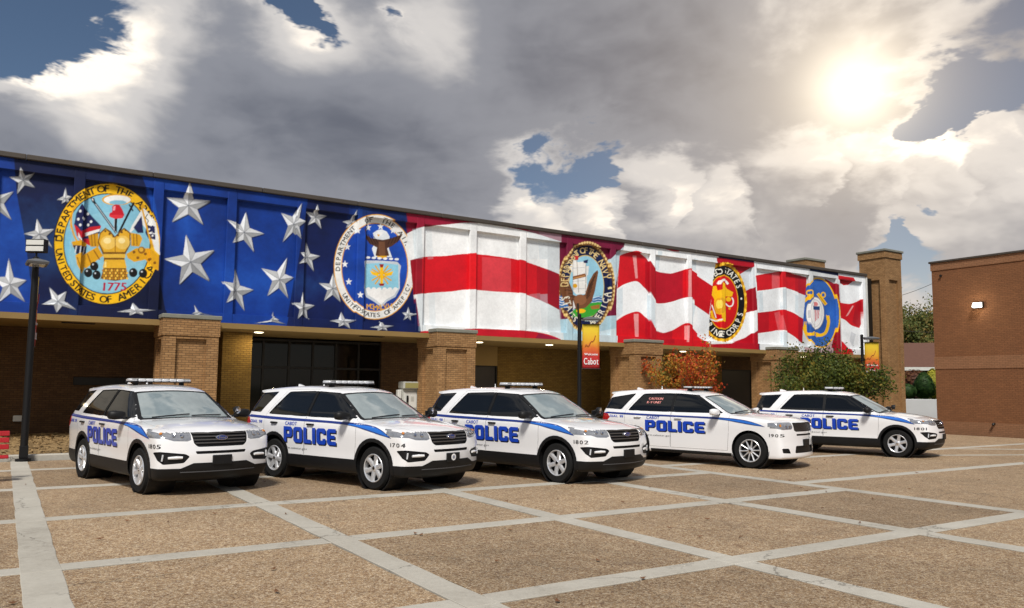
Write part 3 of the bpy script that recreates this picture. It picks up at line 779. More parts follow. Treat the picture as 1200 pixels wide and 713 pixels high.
fill(Z3([(700, 150), (743, 170), (746, 320), (752, 560), (757, 640), (700, 610)]), (236, 240, 242), 0.0)
# cloth 1 laps over the seal's left edge
zp(Z3, [(690, 155), (744, 172), (745, 321), (690, 298)], (206, 214, 218)); zp(Z3, [(690, 298), (745, 321), (745, 488), (690, 458)], (146, 12, 34)); zp(Z3, [(690, 458), (745, 488), (756, 630), (690, 604)], (204, 214, 218))

# ---- second cloth
c2 = ZC([(100, 20), (78, 110), (60, 330), (52, 560), (46, 720), (690, 740), (668, 700), (690, 400), (722, 140), (730, 100)])
fill(c2, (236, 240, 242))
fill(ZC([(100, 18), (260, 70), (300, 66), (300, 40)]), LBL, 0.5)
rt = [(78, 110), (130, 90), (190, 82), (250, 122), (272, 150), (310, 206), (350, 222), (420, 230), (480, 214), (532, 198), (560, 206), (620, 246), (706, 304)]
rb_ = [(62, 332), (110, 302), (190, 282), (240, 322), (272, 354), (310, 418), (350, 431), (420, 421), (500, 396), (546, 390), (600, 422), (684, 498)]
r2 = [(54, 548), (120, 506), (200, 485), (250, 522), (280, 548), (310, 606), (370, 628), (430, 611), (500, 571), (536, 567), (590, 622), (656, 700)]
band(ZC, rt, rb_, RED); fill(ZC(list(curve(r2)) + [(668, 745), (46, 735)]), RED)
fill(ZC([(250, 122), (272, 150), (310, 206), (310, 418), (250, 330)]), DRED, 0.7); fill(ZC([(310, 206), (350, 222), (420, 230), (500, 210), (500, 396), (420, 421), (350, 431), (310, 418)]), (160, 14, 40), 0.65); fill(ZC([(560, 206), (706, 304), (684, 498), (556, 396)]), (182, 10, 24), 0.5)
fill(ZC([(250, 522), (310, 606), (370, 628), (430, 611), (430, 700), (250, 690)]), (164, 12, 34), 0.6)
for p in ([(165, 110), (190, 110), (200, 262), (184, 262)], [(524, 208), (544, 204), (544, 385), (522, 388)], [(172, 500), (205, 500), (205, 655), (182, 655)], [(512, 580), (532, 580), (528, 690), (512, 690)]): fill(ZC(p), (244, 190, 190), 0.6)
for p in ([(66, 345), (100, 320), (98, 500), (60, 530)], [(262, 360), (300, 420), (300, 590), (262, 530)], [(560, 420), (590, 440), (560, 580), (545, 560)], [(320, 80), (350, 85), (340, 215), (316, 200)], [(560, 130), (590, 140), (590, 215), (560, 200)]): fill(ZC(p), LBL, 0.5)
fill(ZC([(356, 66), (420, 84), (462, 86), (462, 70)]), (190, 20, 50))

# ---- marine seal ground and seal
fill(ZM([(120, 40), (400, 80), (410, 240), (410, 420), (412, 700), (70, 700), (82, 500), (110, 200)]), (176, 12, 34))
fill(ZM([(290, 160), (386, 100), (400, 240), (340, 270), (320, 210)]), (206, 214, 220)); fill(ZM([(340, 425), (406, 405), (410, 545), (330, 600), (220, 640), (75, 645), (76, 590), (260, 560)]), (236, 240, 242)); fill(ZM([(350, 270), (405, 240), (408, 400), (345, 418)]), (150, 10, 30))
cM, sM = (820 + 178 / 5.94, 295 + 352 / 5.94), 1 / 5.94
def M_(pts, c, a=1.0): zp(ZM, pts, c, a)
M_(ell(178, 352, 166, 276), GOLD)
for k in range(60):
    a = rad(k * 6); M_(ell(178 + 160 * math.sin(a), 352 - 268 * math.cos(a), 8, 12, n=8), (250, 206, 60) if k % 2 else (206, 146, 14))
M_(ell(178, 352, 150, 256), INK); M_(ell(178, 352, 108, 192), GOLD); M_(ell(178, 352, 102, 184), (206, 18, 22))
ring_text('UNITED STATES', cM[0], cM[1], 129 * sM, 224 * sM, -70, 60, 40 * sM, (240, 238, 226), 0.8)
ring_text('MARINE CORPS', cM[0], cM[1], 129 * sM, 224 * sM, 250, 112, 40 * sM, (240, 238, 226), 0.8, True)
M_(ell(306, 326, 6, 8, n=8), WHITE)
zsM = lambda pts, w, c, a=1.0: zs(ZM, 5.94, pts, w, c, a)
zsM(curve([(140, 225), (160, 200), (190, 200), (214, 225)]), 16, (236, 236, 232))
M_([(160, 212), (186, 230), (206, 258), (250, 282), (240, 312), (190, 310), (186, 340), (190, 400), (176, 440), (130, 430), (116, 380), (118, 330), (100, 300), (100, 240), (132, 236), (140, 270), (160, 262)], YEL)
M_(ell(152, 376, 36, 56), (222, 164, 30)); M_(ell(146, 366, 16, 30), (250, 216, 90)); M_([(150, 430), (190, 430), (178, 490), (160, 480)], YEL); zsM(curve([(96, 410), (110, 460), (140, 480), (165, 470)]), 18, YEL)
zsM(curve([(196, 360), (220, 380), (244, 372), (250, 340), (240, 318)]), 9, WHITE); M_(ell(216, 330, 18, 16), YEL); M_(ell(224, 394, 8, 10, n=10), GOLD); zsM(curve([(100, 370), (118, 420), (130, 460)]), 8, WHITE)
zsM(curve([(90, 470), (130, 482), (160, 470)]), 10, (236, 236, 232))
# the second cloth laps over its left part
fill(ZM([(0, 40), (118, 60), (126, 80), (108, 200), (84, 470), (72, 690), (0, 690)]), (230, 236, 240))
fill(ZM([(-20, 155), (108, 240), (82, 440), (-20, 370)]), (190, 10, 26)); fill(ZM([(-20, 575), (72, 640), (72, 700), (-20, 700)]), (206, 18, 30))

# ---- third cloth
c3 = Z7([(18, 60), (26, 200), (45, 420), (60, 690), (340, 700), (350, 460), (375, 190), (378, 130)])
fill(c3, (236, 240, 242))
band(Z7, [(30, 182), (120, 166), (210, 155), (290, 170), (374, 192)], [(42, 280), (130, 270), (215, 258), (290, 276), (366, 308)], RED)
band(Z7, [(50, 420), (140, 410), (215, 400), (280, 416), (352, 458)], [(60, 552), (140, 541), (215, 532), (290, 570), (346, 618)], RED)
fill(Z7([(300, 172), (374, 192), (366, 308), (300, 280)]), DRED, 0.5); fill(Z7([(46, 420), (130, 411), (130, 541), (60, 552)]), DRED, 0.45); fill(Z7([(150, 168), (200, 160), (200, 258), (150, 264)]), (230, 130, 136), 0.45); fill(Z7([(165, 420), (200, 410), (230, 530), (190, 536)]), (230, 130, 136), 0.4)
for p in ([(60, 285), (90, 280), (96, 410), (66, 414)], [(205, 265), (235, 268), (235, 400), (205, 400)], [(205, 540), (235, 545), (240, 680), (205, 680)], [(300, 300), (340, 316), (335, 430), (300, 420)]): fill(Z7(p), LBL, 0.45)
for p in ([(205, 560)],): pass

# ---- coast guard seal ground and seal
fill(Z7([(372, 150), (566, 185), (575, 350), (582, 720), (340, 720), (350, 460)]), (206, 210, 212)); fill(Z7([(490, 200), (566, 240), (582, 720), (520, 720), (560, 500)]), (150, 12, 34)); fill(Z7([(340, 640), (460, 660), (540, 590), (560, 720), (340, 720)]), (150, 18, 40), 0.5)
cg = lambda pts, c, a=1.0: zp(ZG, pts, c, a)
cg(ell(232, 368, 158, 296, -3), YEL); cg(ell(232, 368, 148, 284, -3), (44, 96, 178)); cg(ell(300, 420, 70, 190), (36, 82, 164), 0.5)
zsG = lambda pts, w, c, a=1.0: zs(ZG, 7.13, pts, w, c, a)
zsG([(222, 205), (292, 300)], 26, YEL); zsG([(180, 205), (110, 270)], 26, YEL); zsG([(228, 215), (286, 294)], 6, (190, 130, 10))
for q in ((268, 218), (146, 200)):
    zp(ZG, ell(q[0], q[1], 22, 26), YEL); zp(ZG, ell(q[0], q[1], 12, 15), (44, 96, 178))
zsG(curve([(305, 390), (312, 450), (290, 530), (250, 555), (205, 552)]), 26, YEL); cg([(290, 380), (318, 420), (296, 428)], YEL); cg([(200, 530), (236, 540), (214, 576)], YEL)
zsG(curve([(120, 440), (116, 500), (130, 545), (180, 545)]), 26, YEL); cg([(160, 530), (186, 520), (186, 570)], YEL)
cg(ell(200, 372, 78, 140), (120, 120, 126)); cg(ell(200, 372, 74, 134), (232, 232, 230)); cg(ell(200, 372, 60, 116), (190, 192, 196)); cg(ell(200, 372, 56, 110), (236, 234, 232))
cg(ell(200, 296, 24, 20), (222, 130, 130)); cg([(158, 308), (244, 312), (240, 420), (202, 470), (166, 420)], (230, 232, 232)); cg([(164, 310), (240, 314), (238, 345), (166, 342)], (36, 70, 130))
for k in range(5): cg([(172 + k * 14, 345), (179 + k * 14, 345), (181 + k * 12, 440 - abs(k - 2) * 12), (176 + k * 12, 440 - abs(k - 2) * 12)], (200, 60, 76))
cg([(94, 380), (140, 440), (160, 480), (120, 470), (98, 430)], (44, 96, 178), 0.5)
fill(Z7([(320, 130), (376, 180), (372, 230), (350, 460), (345, 690), (300, 690), (300, 480), (340, 240)]), (214, 218, 222), 0.0)
# third cloth over its left edge
fill(Z7([(320, 176), (374, 192), (366, 308), (320, 292)]), (168, 12, 34)); fill(Z7([(320, 294), (366, 308), (352, 458), (320, 440)]), (210, 216, 220)); fill(Z7([(320, 440), (352, 458), (346, 618), (320, 598)]), (168, 12, 34)); fill(Z7([(320, 598), (346, 618), (345, 700), (320, 700)]), (210, 216, 220))

# ---- last cloth
fill(Z7([(560, 150), (740, 190), (745, 300), (745, 740), (582, 720), (575, 350)]), (236, 240, 242))
fill(Z7([(560, 180), (660, 195), (672, 215), (640, 240), (610, 243), (585, 225), (562, 205)]), RED); fill(Z7([(575, 195), (655, 205), (640, 222), (590, 214)]), (120, 8, 24), 0.5)
fill(Z7(curve([(568, 345), (600, 356), (650, 362), (690, 350), (722, 332)]) + [(722, 495), (712, 518)] + curve([(712, 518), (660, 500), (620, 466), (578, 448)])), RED)
fill(Z7([(690, 360), (722, 335), (720, 500), (700, 512), (668, 480)]), DRED, 0.6); fill(Z7([(668, 372), (676, 376), (640, 436), (624, 444)]), (244, 190, 190), 0.7)
fill(Z7([(580, 590), (610, 610), (650, 660), (676, 740), (582, 740)]), RED); fill(Z7([(660, 540), (690, 560), (670, 640), (650, 600)]), (176, 182, 190), 0.5)
fill(Z7([(705, 520), (730, 518), (730, 740), (705, 740)]), (14, 20, 30), 0.0)

# ---- brush work: slight mottling of every coat
def fbm2(nz, nx, seed, base=6, octs=5):
    r = np.random.RandomState(seed); acc = np.zeros((nz, nx), np.float32); amp = 1.0; tot = 0
    zz = np.linspace(0, 1, nz, dtype=np.float32)[:, None]; xx = np.linspace(0, 1, nx, dtype=np.float32)[None, :]
    for o in range(octs):
        gz, gx = base * 2 ** o + 2, int(base * 2 ** o * 9.4) + 2
        G = r.rand(gz, gx).astype(np.float32)
        a = zz * (gz - 2); b = xx * (gx - 2); ia = a.astype(int); ib = b.astype(int); fa = a - ia; fb = b - ib
        v = (G[ia, ib] * (1 - fa) + G[ia + 1, ib] * fa) * (1 - fb) + (G[ia, ib + 1] * (1 - fa) + G[ia + 1, ib + 1] * fa) * fb
        acc += amp * v; tot += amp; amp *= 0.6
    return acc / tot
# average the supersamples, then mottle
nz2, nx2 = NZr // 2, NXr // 2
pic = canvas[:nz2 * 2, :nx2 * 2].reshape(nz2, 2, nx2, 2, 3).mean((1, 3))
mot = fbm2(nz2, nx2, 5)
lum = pic.mean(-1)
isblue = np.clip((pic[..., 2] - 2.2 * pic[..., 0]) / 0.05, 0, 1) * np.clip((0.22 - lum) / 0.05, 0, 1)
mot2 = fbm2(nz2, nx2, 9, base=3, octs=6)
k1 = 0.74 + 0.52 * mot; k2 = np.clip(0.15 + 1.7 * mot2, 0.35, 1.9)
pic *= (k1 * (1 - isblue) + k2 * isblue)[..., None]
pic += (isblue * np.clip(mot2 - 0.52, 0, 1) * 0.22)[..., None] * np.array([0.1, 0.45, 1.0], np.float32)
del canvas
PRES = RES / 2.0
def paint_at(X, Z):
    fx = np.clip((X - MX0) * PRES - 0.5, 0, nx2 - 1.001); fz = np.clip((Z - MZ0) * PRES - 0.5, 0, nz2 - 1.001)
    ix = fx.astype(int); iz = fz.astype(int); ax = (fx - ix)[..., None]; az = (fz - iz)[..., None]
    return (pic[iz, ix] * (1 - az) + pic[iz + 1, ix] * az) * (1 - ax) + (pic[iz, ix + 1] * (1 - az) + pic[iz + 1, ix + 1] * az) * ax
def m_mural(t, b, tc):
    at = t.add('ShaderNodeAttribute', attribute_name='paint')
    geo = t.add('ShaderNodeNewGeometry')
    n = t.noise(geo.outputs['Position'], 9, 6, 0.65)
    c = t.vmath('SCALE', at.outputs['Color'], t.math('MULTIPLY_ADD', n, 0.36, 0.82))
    t.l.new(c, b.inputs['Base Color']); b.inputs['Roughness'].default_value = 0.55; b.inputs['Specular IOR Level'].default_value = 0.3
    bn = t.add('ShaderNodeBump'); bn.inputs['Strength'].default_value = 0.25; bn.inputs['Distance'].default_value = 0.006
    t.l.new(n, bn.inputs['Height']); t.l.new(bn.outputs[0], b.inputs['Normal'])
MURAL = mat('mural_paint', build=m_mural)
RIBS = [-0.62, 1.60, 3.80, 6.05, 8.38, 10.60, 12.95, 15.25, 17.60, 19.98, 22.37, 24.72, 27.05, 29.30, 31.60, 33.86, 36.10, 38.40, 40.76]
RW, DEP = 0.15, 0.15
ZR0, ZR1 = MZ0 + 0.30, MZ1 - 0.33
rows = np.arange(MZ0, MZ1 + 1e-6, (MZ1 - MZ0) / 224)
rows = np.sort(np.concatenate([rows, [ZR0, ZR0 + 0.015, ZR1 - 0.015, ZR1]]))
def grid_obj(name, X, Z, Y, parent):
    nz, nx = X.shape
    v = np.stack([X, Y, Z], -1).reshape(-1, 3)
    i = np.arange(nz * nx).reshape(nz, nx)
    f = np.stack([i[:-1, :-1], i[:-1, 1:], i[1:, 1:], i[1:, :-1]], -1).reshape(-1, 4)
    me = bpy.data.meshes.new(name)
    me.vertices.add(len(v)); me.vertices.foreach_set('co', v.astype(np.float32).ravel())
    me.loops.add(f.size); me.loops.foreach_set('vertex_index', f.ravel())
    me.polygons.add(len(f)); me.polygons.foreach_set('loop_start', np.arange(len(f)) * 4); me.polygons.foreach_set('loop_total', np.full(len(f), 4))
    me.update(); me.validate()
    c = paint_at(X.ravel(), Z.ravel()); c = np.concatenate([c, np.ones((len(c), 1))], 1)
    at = me.attributes.new('paint', 'FLOAT_COLOR', 'POINT'); at.data.foreach_set('color', c.astype(np.float32).ravel())
    me.materials.append(MURAL)
    return link(name, me, parent)
def dxs(X):                       # finer near the left end, where the wall shows largest
    return 0.016 + 0.020 * max(0, min(1, X / 40))
def build_mural(parent):
    for a, b in zip(RIBS[:-1], RIBS[1:]):
        n = max(8, int((b - a - 2 * RW) / dxs(a)))
        xs = np.linspace(a + RW, b - RW, n)
        X, Z = np.meshgrid(xs, rows)
        Y = np.full_like(X, MY); ins = (Z > ZR0 + 0.001) & (Z < ZR1 - 0.001); Y[ins] += DEP
        grid_obj('mural_panel', X, Z, Y, parent)
    for r in RIBS:
        n = max(5, int(2 * RW / dxs(r)))
        xs = np.concatenate([[r - RW], np.linspace(r - RW, r + RW, n), [r + RW]])
        X, Z = np.meshgrid(xs, rows)
        Y = np.full_like(X, MY - 0.004); Y[:, 0] += DEP + 0.002; Y[:, -1] += DEP + 0.002
        grid_obj('mural_rib', X, Z, Y, parent)
# ------------------------------------------------------------------ brick
def brick_builder(c1, c2, mortar, sx=0.205, sz=0.072, dirt=0.35):
    def f(t, b, tc):
        geo = t.add('ShaderNodeNewGeometry')
        sp = t.add('ShaderNodeSeparateXYZ'); t.l.new(geo.outputs['Position'], sp.inputs[0])
        sn = t.add('ShaderNodeSeparateXYZ'); t.l.new(geo.outputs['True Normal'], sn.inputs[0])
        isx = t.math('GREATER_THAN', t.math('ABSOLUTE', sn.outputs[0]), 0.6)
        u = t.math('ADD', t.math('MULTIPLY', sp.outputs[1], isx), t.math('MULTIPLY', sp.outputs[0], t.math('SUBTRACT', 1.0, isx)))
        cb = t.add('ShaderNodeCombineXYZ'); t.l.new(u, cb.inputs[0]); t.l.new(sp.outputs[2], cb.inputs[1])
        br = t.add('ShaderNodeTexBrick'); t.l.new(cb.outputs[0], br.inputs['Vector'])
        br.inputs['Scale'].default_value = 1.0; br.inputs['Brick Width'].default_value = sx; br.inputs['Row Height'].default_value = sz
        br.inputs['Mortar Size'].default_value = 0.0065; br.inputs['Mortar Smooth'].default_value = 0.15; br.inputs['Bias'].default_value = 0.0
        br.inputs['Color1'].default_value = (*c1, 1); br.inputs['Color2'].default_value = (*c2, 1); br.inputs['Mortar'].default_value = (*mortar, 1)
        n = t.noise(geo.outputs['Position'], 1.3, 7, 0.65); n2 = t.noise(geo.outputs['Position'], 30, 4, 0.6)
        k = t.math('ADD', t.math('MULTIPLY_ADD', n, dirt * 2, 1 - dirt), t.math('MULTIPLY_ADD', n2, 0.3, -0.15))
        t.l.new(t.vmath('SCALE', br.outputs['Color'], k), b.inputs['Base Color'])
        b.inputs['Roughness'].default_value = 0.85; b.inputs['Specular IOR Level'].default_value = 0.25
        bn = t.add('ShaderNodeBump'); bn.inputs['Strength'].default_value = 0.9; bn.inputs['Distance'].default_value = 0.01
        t.l.new(t.math('SUBTRACT', t.math('MULTIPLY', n2, 0.2), br.outputs['Fac']), bn.inputs['Height']); t.l.new(bn.outputs[0], b.inputs['Normal'])
    return f
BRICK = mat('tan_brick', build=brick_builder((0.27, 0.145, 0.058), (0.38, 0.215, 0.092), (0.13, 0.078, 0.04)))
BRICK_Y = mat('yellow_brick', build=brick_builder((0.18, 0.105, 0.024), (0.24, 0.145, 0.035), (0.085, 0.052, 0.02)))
BRICK_D = mat('shaded_brown_brick', build=brick_builder((0.085, 0.045, 0.021), (0.118, 0.064, 0.029), (0.05, 0.03, 0.018)))  # brown brick, colour lowered to deepen the shade under the canopy
BRICK_R = mat('red_brown_brick', build=brick_builder((0.195, 0.085, 0.037), (0.232, 0.100, 0.043), (0.165, 0.073, 0.034), dirt=0.18))
BRICK_RL = mat('rose_brick_band', build=brick_builder((0.255, 0.125, 0.062), (0.295, 0.145, 0.073), (0.20, 0.10, 0.052), dirt=0.15))
COPING = mat('coping_metal', (0.075, 0.062, 0.050), 0.55, 0.3, var=0.2, vscale=1.5)
CAPST = mat('cap_stone', (0.20, 0.20, 0.165), 0.8, var=0.25, vscale=4, bump=0.3)
SOFFIT = mat('soffit_paint', (0.25, 0.16, 0.05), 0.7, var=0.15, vscale=1.2)
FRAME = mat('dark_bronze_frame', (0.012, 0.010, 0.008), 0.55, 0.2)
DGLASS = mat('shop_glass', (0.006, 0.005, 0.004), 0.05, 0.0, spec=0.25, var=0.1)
ROOFM = mat('roof_gravel', (0.20, 0.19, 0.175), 0.9, var=0.3, vscale=0.6)
LAMPW = mat('soffit_lamp', (0.9, 0.85, 0.7), 0.4, emit=(1.0, 0.86, 0.58), emit_s=6.0)
STEELW = mat('white_plastic', (0.62, 0.62, 0.58), 0.5)

B = tag(empty('brick_building', (20, 26.64, 0)), 'long brick building carrying a painted flag mural above its covered walk', 'building')
B.location = (0, 0, 0)
build_mural(B)
WY = 30.65; EX = 41.8
# solid behind the mural, roof, coping
b = MB(); b.box(MX0, 41.75, MY + 0.175, MY + 0.5, MZ0 + 0.02, 8.2); b.build('fascia_core', FRAME, B)
b = MB(); b.box(-40, MX0 - 0.01, MY, MY + 0.5, MZ0, 8.24); b.build('fascia_core', MATS['strip_concrete'], B)
b = MB(); b.box(-40, 41.75, MY + 0.45, 60, 7.9, 8.15); b.build('roof', ROOFM, B)
xs = [-40, -30, -20] + list(np.arange(-10, 41, 3.4)) + [41.0]
for a, c in zip(xs[:-1], xs[1:]):
    b = MB(); b.box(a + 0.003, c - 0.003, MY - 0.09, MY + 0.55, 8.245, 8.40, 0.02); b.build('coping', COPING, B)
# white end return of the fascia
b = MB(); b.box(40.925, 41.06, MY - 0.03, MY + 0.5, MZ0 - 0.02, 8.22, 0.01); b.build('end_trim', STEELW, B)
# soffit with a deep front beam
b = MB(); b.box(-40, 41.7, MY - 0.02, MY + 0.42, 3.60, MZ0 - 0.003); b.build('soffit_beam', SOFFIT, B)
b = MB(); b.box(-40, 41.7, MY + 0.425, WY - 0.005, 3.62, 3.74); b.build('soffit', SOFFIT, B)
# pillars, with a recessed field on each face and a stone cap
def pillar(x0, w, y0, top, cap=True, tall=False):
    x1, y1 = x0 + w, y0 + w
    e, d = 0.36, 0.11
    b = MB()
    f0, f1 = (0.5, top - 0.75) if not tall else (0.5, top - 1.75)
    b.box(x0 + d, x1 - d, y0 + d, y1 - d, 0, top - 0.1)               # core
    for (ax, bx, ay, by) in ((x0, x0 + e, y0, y0 + e), (x1 - e, x1, y0, y0 + e), (x0, x0 + e, y1 - e, y1), (x1 - e, x1, y1 - e, y1)):
        b.box(ax, bx, ay, by, f0, f1)
    b.box(x0, x1, y0, y1, 0, f0 - 0.001); b.box(x0, x1, y0, y1, f1 + 0.001, top - 0.14 if cap else top)
    p = b.build('pillar', BRICK, B)
    if not tall:
        c = MB(); c.box(x0 - 0.07, x1 + 0.07, y0 - 0.07, y1 + 0.07, top - 0.02 - 0.115, top, 0.02); c.build('pillar_cap', CAPST, p)
        c = MB(); c.box(x0 - 0.035, x1 + 0.035, y0 - 0.035, y1 + 0.035, top - 0.66, top - 0.14, 0.008); c.build('pillar_collar', BRICK, p)
    else:
        c = MB(); c.box(x0 - 0.06, x1 + 0.06, y0 - 0.06, y1 + 0.06, top - 0.5, top - 0.13, 0.008); c.build('pillar_collar', BRICK, p)
        c = MB(); c.box(x0 - 0.12, x1 + 0.12, y0 - 0.12, y1 + 0.12, top - 0.129, top, 0.02); c.build('pillar_cap', CAPST, p)
    return p
for x in (4.04, 13.41, 23.0, 32.35): pillar(x, 1.62, 26.0, 3.93)
pillar(41.82, 1.60, 26.0, 9.86, tall=True)
pillar(-5.3, 1.62, 26.0, 3.93)
# rear walls of the covered walk
def wall(x0, x1, y0, y1, z0, z1, m, name='wall'):
    b = MB(); b.box(x0, x1, y0, y1, z0, z1); return b.build(name, m, B)
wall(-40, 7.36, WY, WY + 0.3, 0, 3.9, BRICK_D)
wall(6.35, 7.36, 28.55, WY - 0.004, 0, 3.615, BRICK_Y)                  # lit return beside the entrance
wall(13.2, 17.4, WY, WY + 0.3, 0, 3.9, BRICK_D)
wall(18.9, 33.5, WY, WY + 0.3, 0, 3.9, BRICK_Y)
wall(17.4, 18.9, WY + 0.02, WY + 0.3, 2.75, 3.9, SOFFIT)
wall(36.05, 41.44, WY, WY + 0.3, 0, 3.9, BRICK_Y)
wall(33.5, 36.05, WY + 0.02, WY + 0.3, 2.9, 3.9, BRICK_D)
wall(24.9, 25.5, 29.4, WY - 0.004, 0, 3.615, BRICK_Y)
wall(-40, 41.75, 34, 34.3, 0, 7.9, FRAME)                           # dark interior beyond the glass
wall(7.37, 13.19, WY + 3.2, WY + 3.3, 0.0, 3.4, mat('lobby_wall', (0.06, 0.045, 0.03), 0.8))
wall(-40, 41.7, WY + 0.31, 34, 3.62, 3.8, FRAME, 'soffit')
wall(41.45, 41.75, 27.63, 60, 0, 7.88, BRICK, 'wall')
# entrance glazing: frame, panes, two doors
ent = MB()
x0, x1, zt = 7.38, 13.18, 3.56
mull = [7.38, 8.35, 9.35, 10.30, 11.25, 12.22, 13.18]
fr = MB()
for x in mull: fr.box(x - 0.04 if x > x0 else x, x + 0.04 if x < x1 else x, WY + 0.04, WY + 0.16, 0.12, zt)
for z0_, z1_ in ((0.12, 0.24), (2.42, 2.50), (zt - 0.08, zt)):
    for a, c in zip(mull[:-1], mull[1:]): fr.box(a + 0.041, c - 0.041, WY + 0.042, WY + 0.158, z0_, z1_)
entrance = fr.build('entrance_frame', FRAME, B)
for i, (a, c) in enumerate(zip(mull[:-1], mull[1:])):
    for z0_, z1_ in ((0.245, 2.415), (2.505, zt - 0.085)):
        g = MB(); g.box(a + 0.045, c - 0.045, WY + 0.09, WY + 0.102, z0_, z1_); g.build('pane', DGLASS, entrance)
    if i in (2, 3):
        hd = MB(); sx = c - 0.12 if i == 2 else a + 0.12
        hd.tube([(sx, WY + 0.03, 0.95), (sx, WY - 0.02, 0.98), (sx, WY - 0.02, 1.35), (sx, WY + 0.03, 1.38)], 0.014, 8); hd.build('door_pull', mat('brushed_steel', (0.5, 0.5, 0.5), 0.3, 1.0), entrance)
def door(x0, x1, zt):
    d = MB(); d.box(x0 + 0.05, x1 - 0.05, WY + 0.12, WY + 0.17, 0.12, zt - 0.05, 0.006)
    d = d.build('door', mat('dark_door', (0.018, 0.014, 0.012), 0.45), B)
    f = MB(); f.box(x0 + 0.002, x0 + 0.048, WY + 0.05, WY + 0.2, 0.11, zt); f.box(x1 - 0.048, x1 - 0.002, WY + 0.05, WY + 0.2, 0.11, zt); f.box(x0 + 0.05, x1 - 0.05, WY + 0.052, WY + 0.2, zt - 0.045, zt - 0.002); f.build('door_frame', FRAME, d)
    k = MB(); k.lathe([(0.0, 0), (0.03, 0.0), (0.032, 0.05), (0.0, 0.06)], 10, Matrix.Translation((x0 + 0.16, WY + 0.12, 1.08)) @ Matrix.Rotation(rad(90), 4, 'X')); k.build('door_knob', mat('brushed_steel'), d)
door(17.41, 18.89, 2.75); door(33.52, 36.03, 2.9)
# soffit lamps
for x, y in ((7.4, 27.9), (16.3, 27.9), (19.6, 27.6), (27.8, 27.9), (36.9, 27.9), (-2.2, 27.9)):
    l = MB(); l.lathe([(0.0, -0.03), (0.11, -0.026), (0.15, -0.012), (0.16, 0.0)], 20, Matrix.Translation((x, y, 3.612)))
    lo = l.build('soffit_light', LAMPW, B)
    t = MB(); t.lathe([(0.165, -0.012), (0.20, -0.012), (0.20, 0.004), (0.165, 0.004)], 20, Matrix.Translation((x, y, 3.612)), True); t.build('lamp_trim', STEELW, lo)
    L = bpy.data.lights.new('soffit_bulb', 'AREA'); L.shape = 'DISK'; L.size = 0.36; L.energy = 18; L.color = (1.0, 0.82, 0.5)
    Lo = bpy.data.objects.new('soffit_bulb', L); COL.objects.link(Lo); Lo.location = (x, y, 3.56); Lo.parent = lo
# vents in the soffit
for px in (92, 437):
    p = on_y(px, 380, 27.4); v = MB()
    for k in range(5): v.box(p.x - 0.45, p.x + 0.45, 27.3 + k * 0.07, 27.34 + k * 0.07, 3.595, 3.617)
    v.build('soffit_vent', FRAME, B)
# small brick stack above the roof
p0 = on_y(944, 318, 30.0); p1 = on_y(967, 320, 30.0); zt = on_y(955, 303.5, 30.0).z
s = MB(); s.box(p0.x, p1.x, 30.0, 31.3, 8.1, zt - 0.14); st = s.build('chimney', BRICK, B)
s = MB(); s.box(p0.x - 0.06, p1.x + 0.06, 29.94, 31.36, zt - 0.139, zt, 0.02); s.build('chimney_cap', CAPST, st)
# long dark signboard and outlet box on the rear wall
s = MB(); p = on_y(86, 442, WY); q = on_y(150, 452, WY); s.box(p.x, q.x, WY - 0.06, WY - 0.003, q.z, p.z, 0.01); s.build('wall_louver', FRAME, B)
s = MB(); p = on_y(15, 490, WY); s.box(p.x, p.x + 0.26, WY - 0.10, WY - 0.003, p.z - 0.12, p.z + 0.08, 0.02); s.build('outlet_box', STEELW, B)

# ------------------------------------------------------------------ the building on the right
R = tag(empty('red_brick_building', (33.6, 15, 0)), 'plain red-brown brick building with pale bands and a lit wall lamp', 'building')
R.location = (0, 0, 0)
RX, RY1 = 33.55, 18.72
def rb(z0, z1, m, out=0.0, name='wall'):
    b = MB(); b.box(RX - out, 60, -30, RY1 + out, z0, z1); return b.build(name, m, R)
rb(0.53, 2.72, BRICK_R); rb(3.24, 6.95, BRICK_R)
rb(-0.05, 0.529, BRICK_RL, 0.03, 'brick_band'); rb(2.721, 3.239, BRICK_RL, 0.02, 'brick_band'); rb(6.951, 7.27, BRICK_RL, 0.03, 'brick_band')
b = MB(); b.box(RX - 0.09, 60, -30, RY1 + 0.09, 7.271, 7.36, 0.02); b.build('coping', COPING, R)
wl = on_x(1148, 357.5, RX)
b = MB(); b.box(RX - 0.16, RX - 0.003, wl.y - 0.19, wl.y + 0.19, wl.z - 0.13, wl.z + 0.10, 0.02); fx = b.build('wall_lamp', FRAME, R)
b = MB(); b.prism([(RX - 0.28, wl.z - 0.10), (RX - 0.161, wl.z - 0.12), (RX - 0.161, wl.z + 0.08), (RX - 0.22, wl.z + 0.07)], wl.y - 0.165, wl.y + 0.165, 'y')
b.build('lamp_lens', mat('wall_lamp_glow', (0.9, 0.9, 0.85), 0.3, emit=(1.0, 0.97, 0.86), emit_s=5.0), fx)
L = bpy.data.lights.new('wall_lamp_bulb', 'POINT'); L.energy = 9; L.color = (1.0, 0.88, 0.62); L.shadow_soft_size = 0.12
Lo = bpy.data.objects.new('wall_lamp_bulb', L); COL.objects.link(Lo); Lo.location = (RX - 0.42, wl.y, wl.z - 0.05); Lo.parent = fx
p = on_x(1166, 497, RX); b = MB(); b.tube([(RX + 0.02, p.y, p.z), (RX - 0.14, p.y, p.z), (RX - 0.17, p.y, p.z - 0.05)], 0.045, 10); b.build('drain_spout', FRAME, R)
b = MB(); b.tube([(RX - 0.03, 18.3, 6.7), (RX - 0.09, 18.3, 6.7)], 0.05, 10); b.build('vent_cap', FRAME, R)
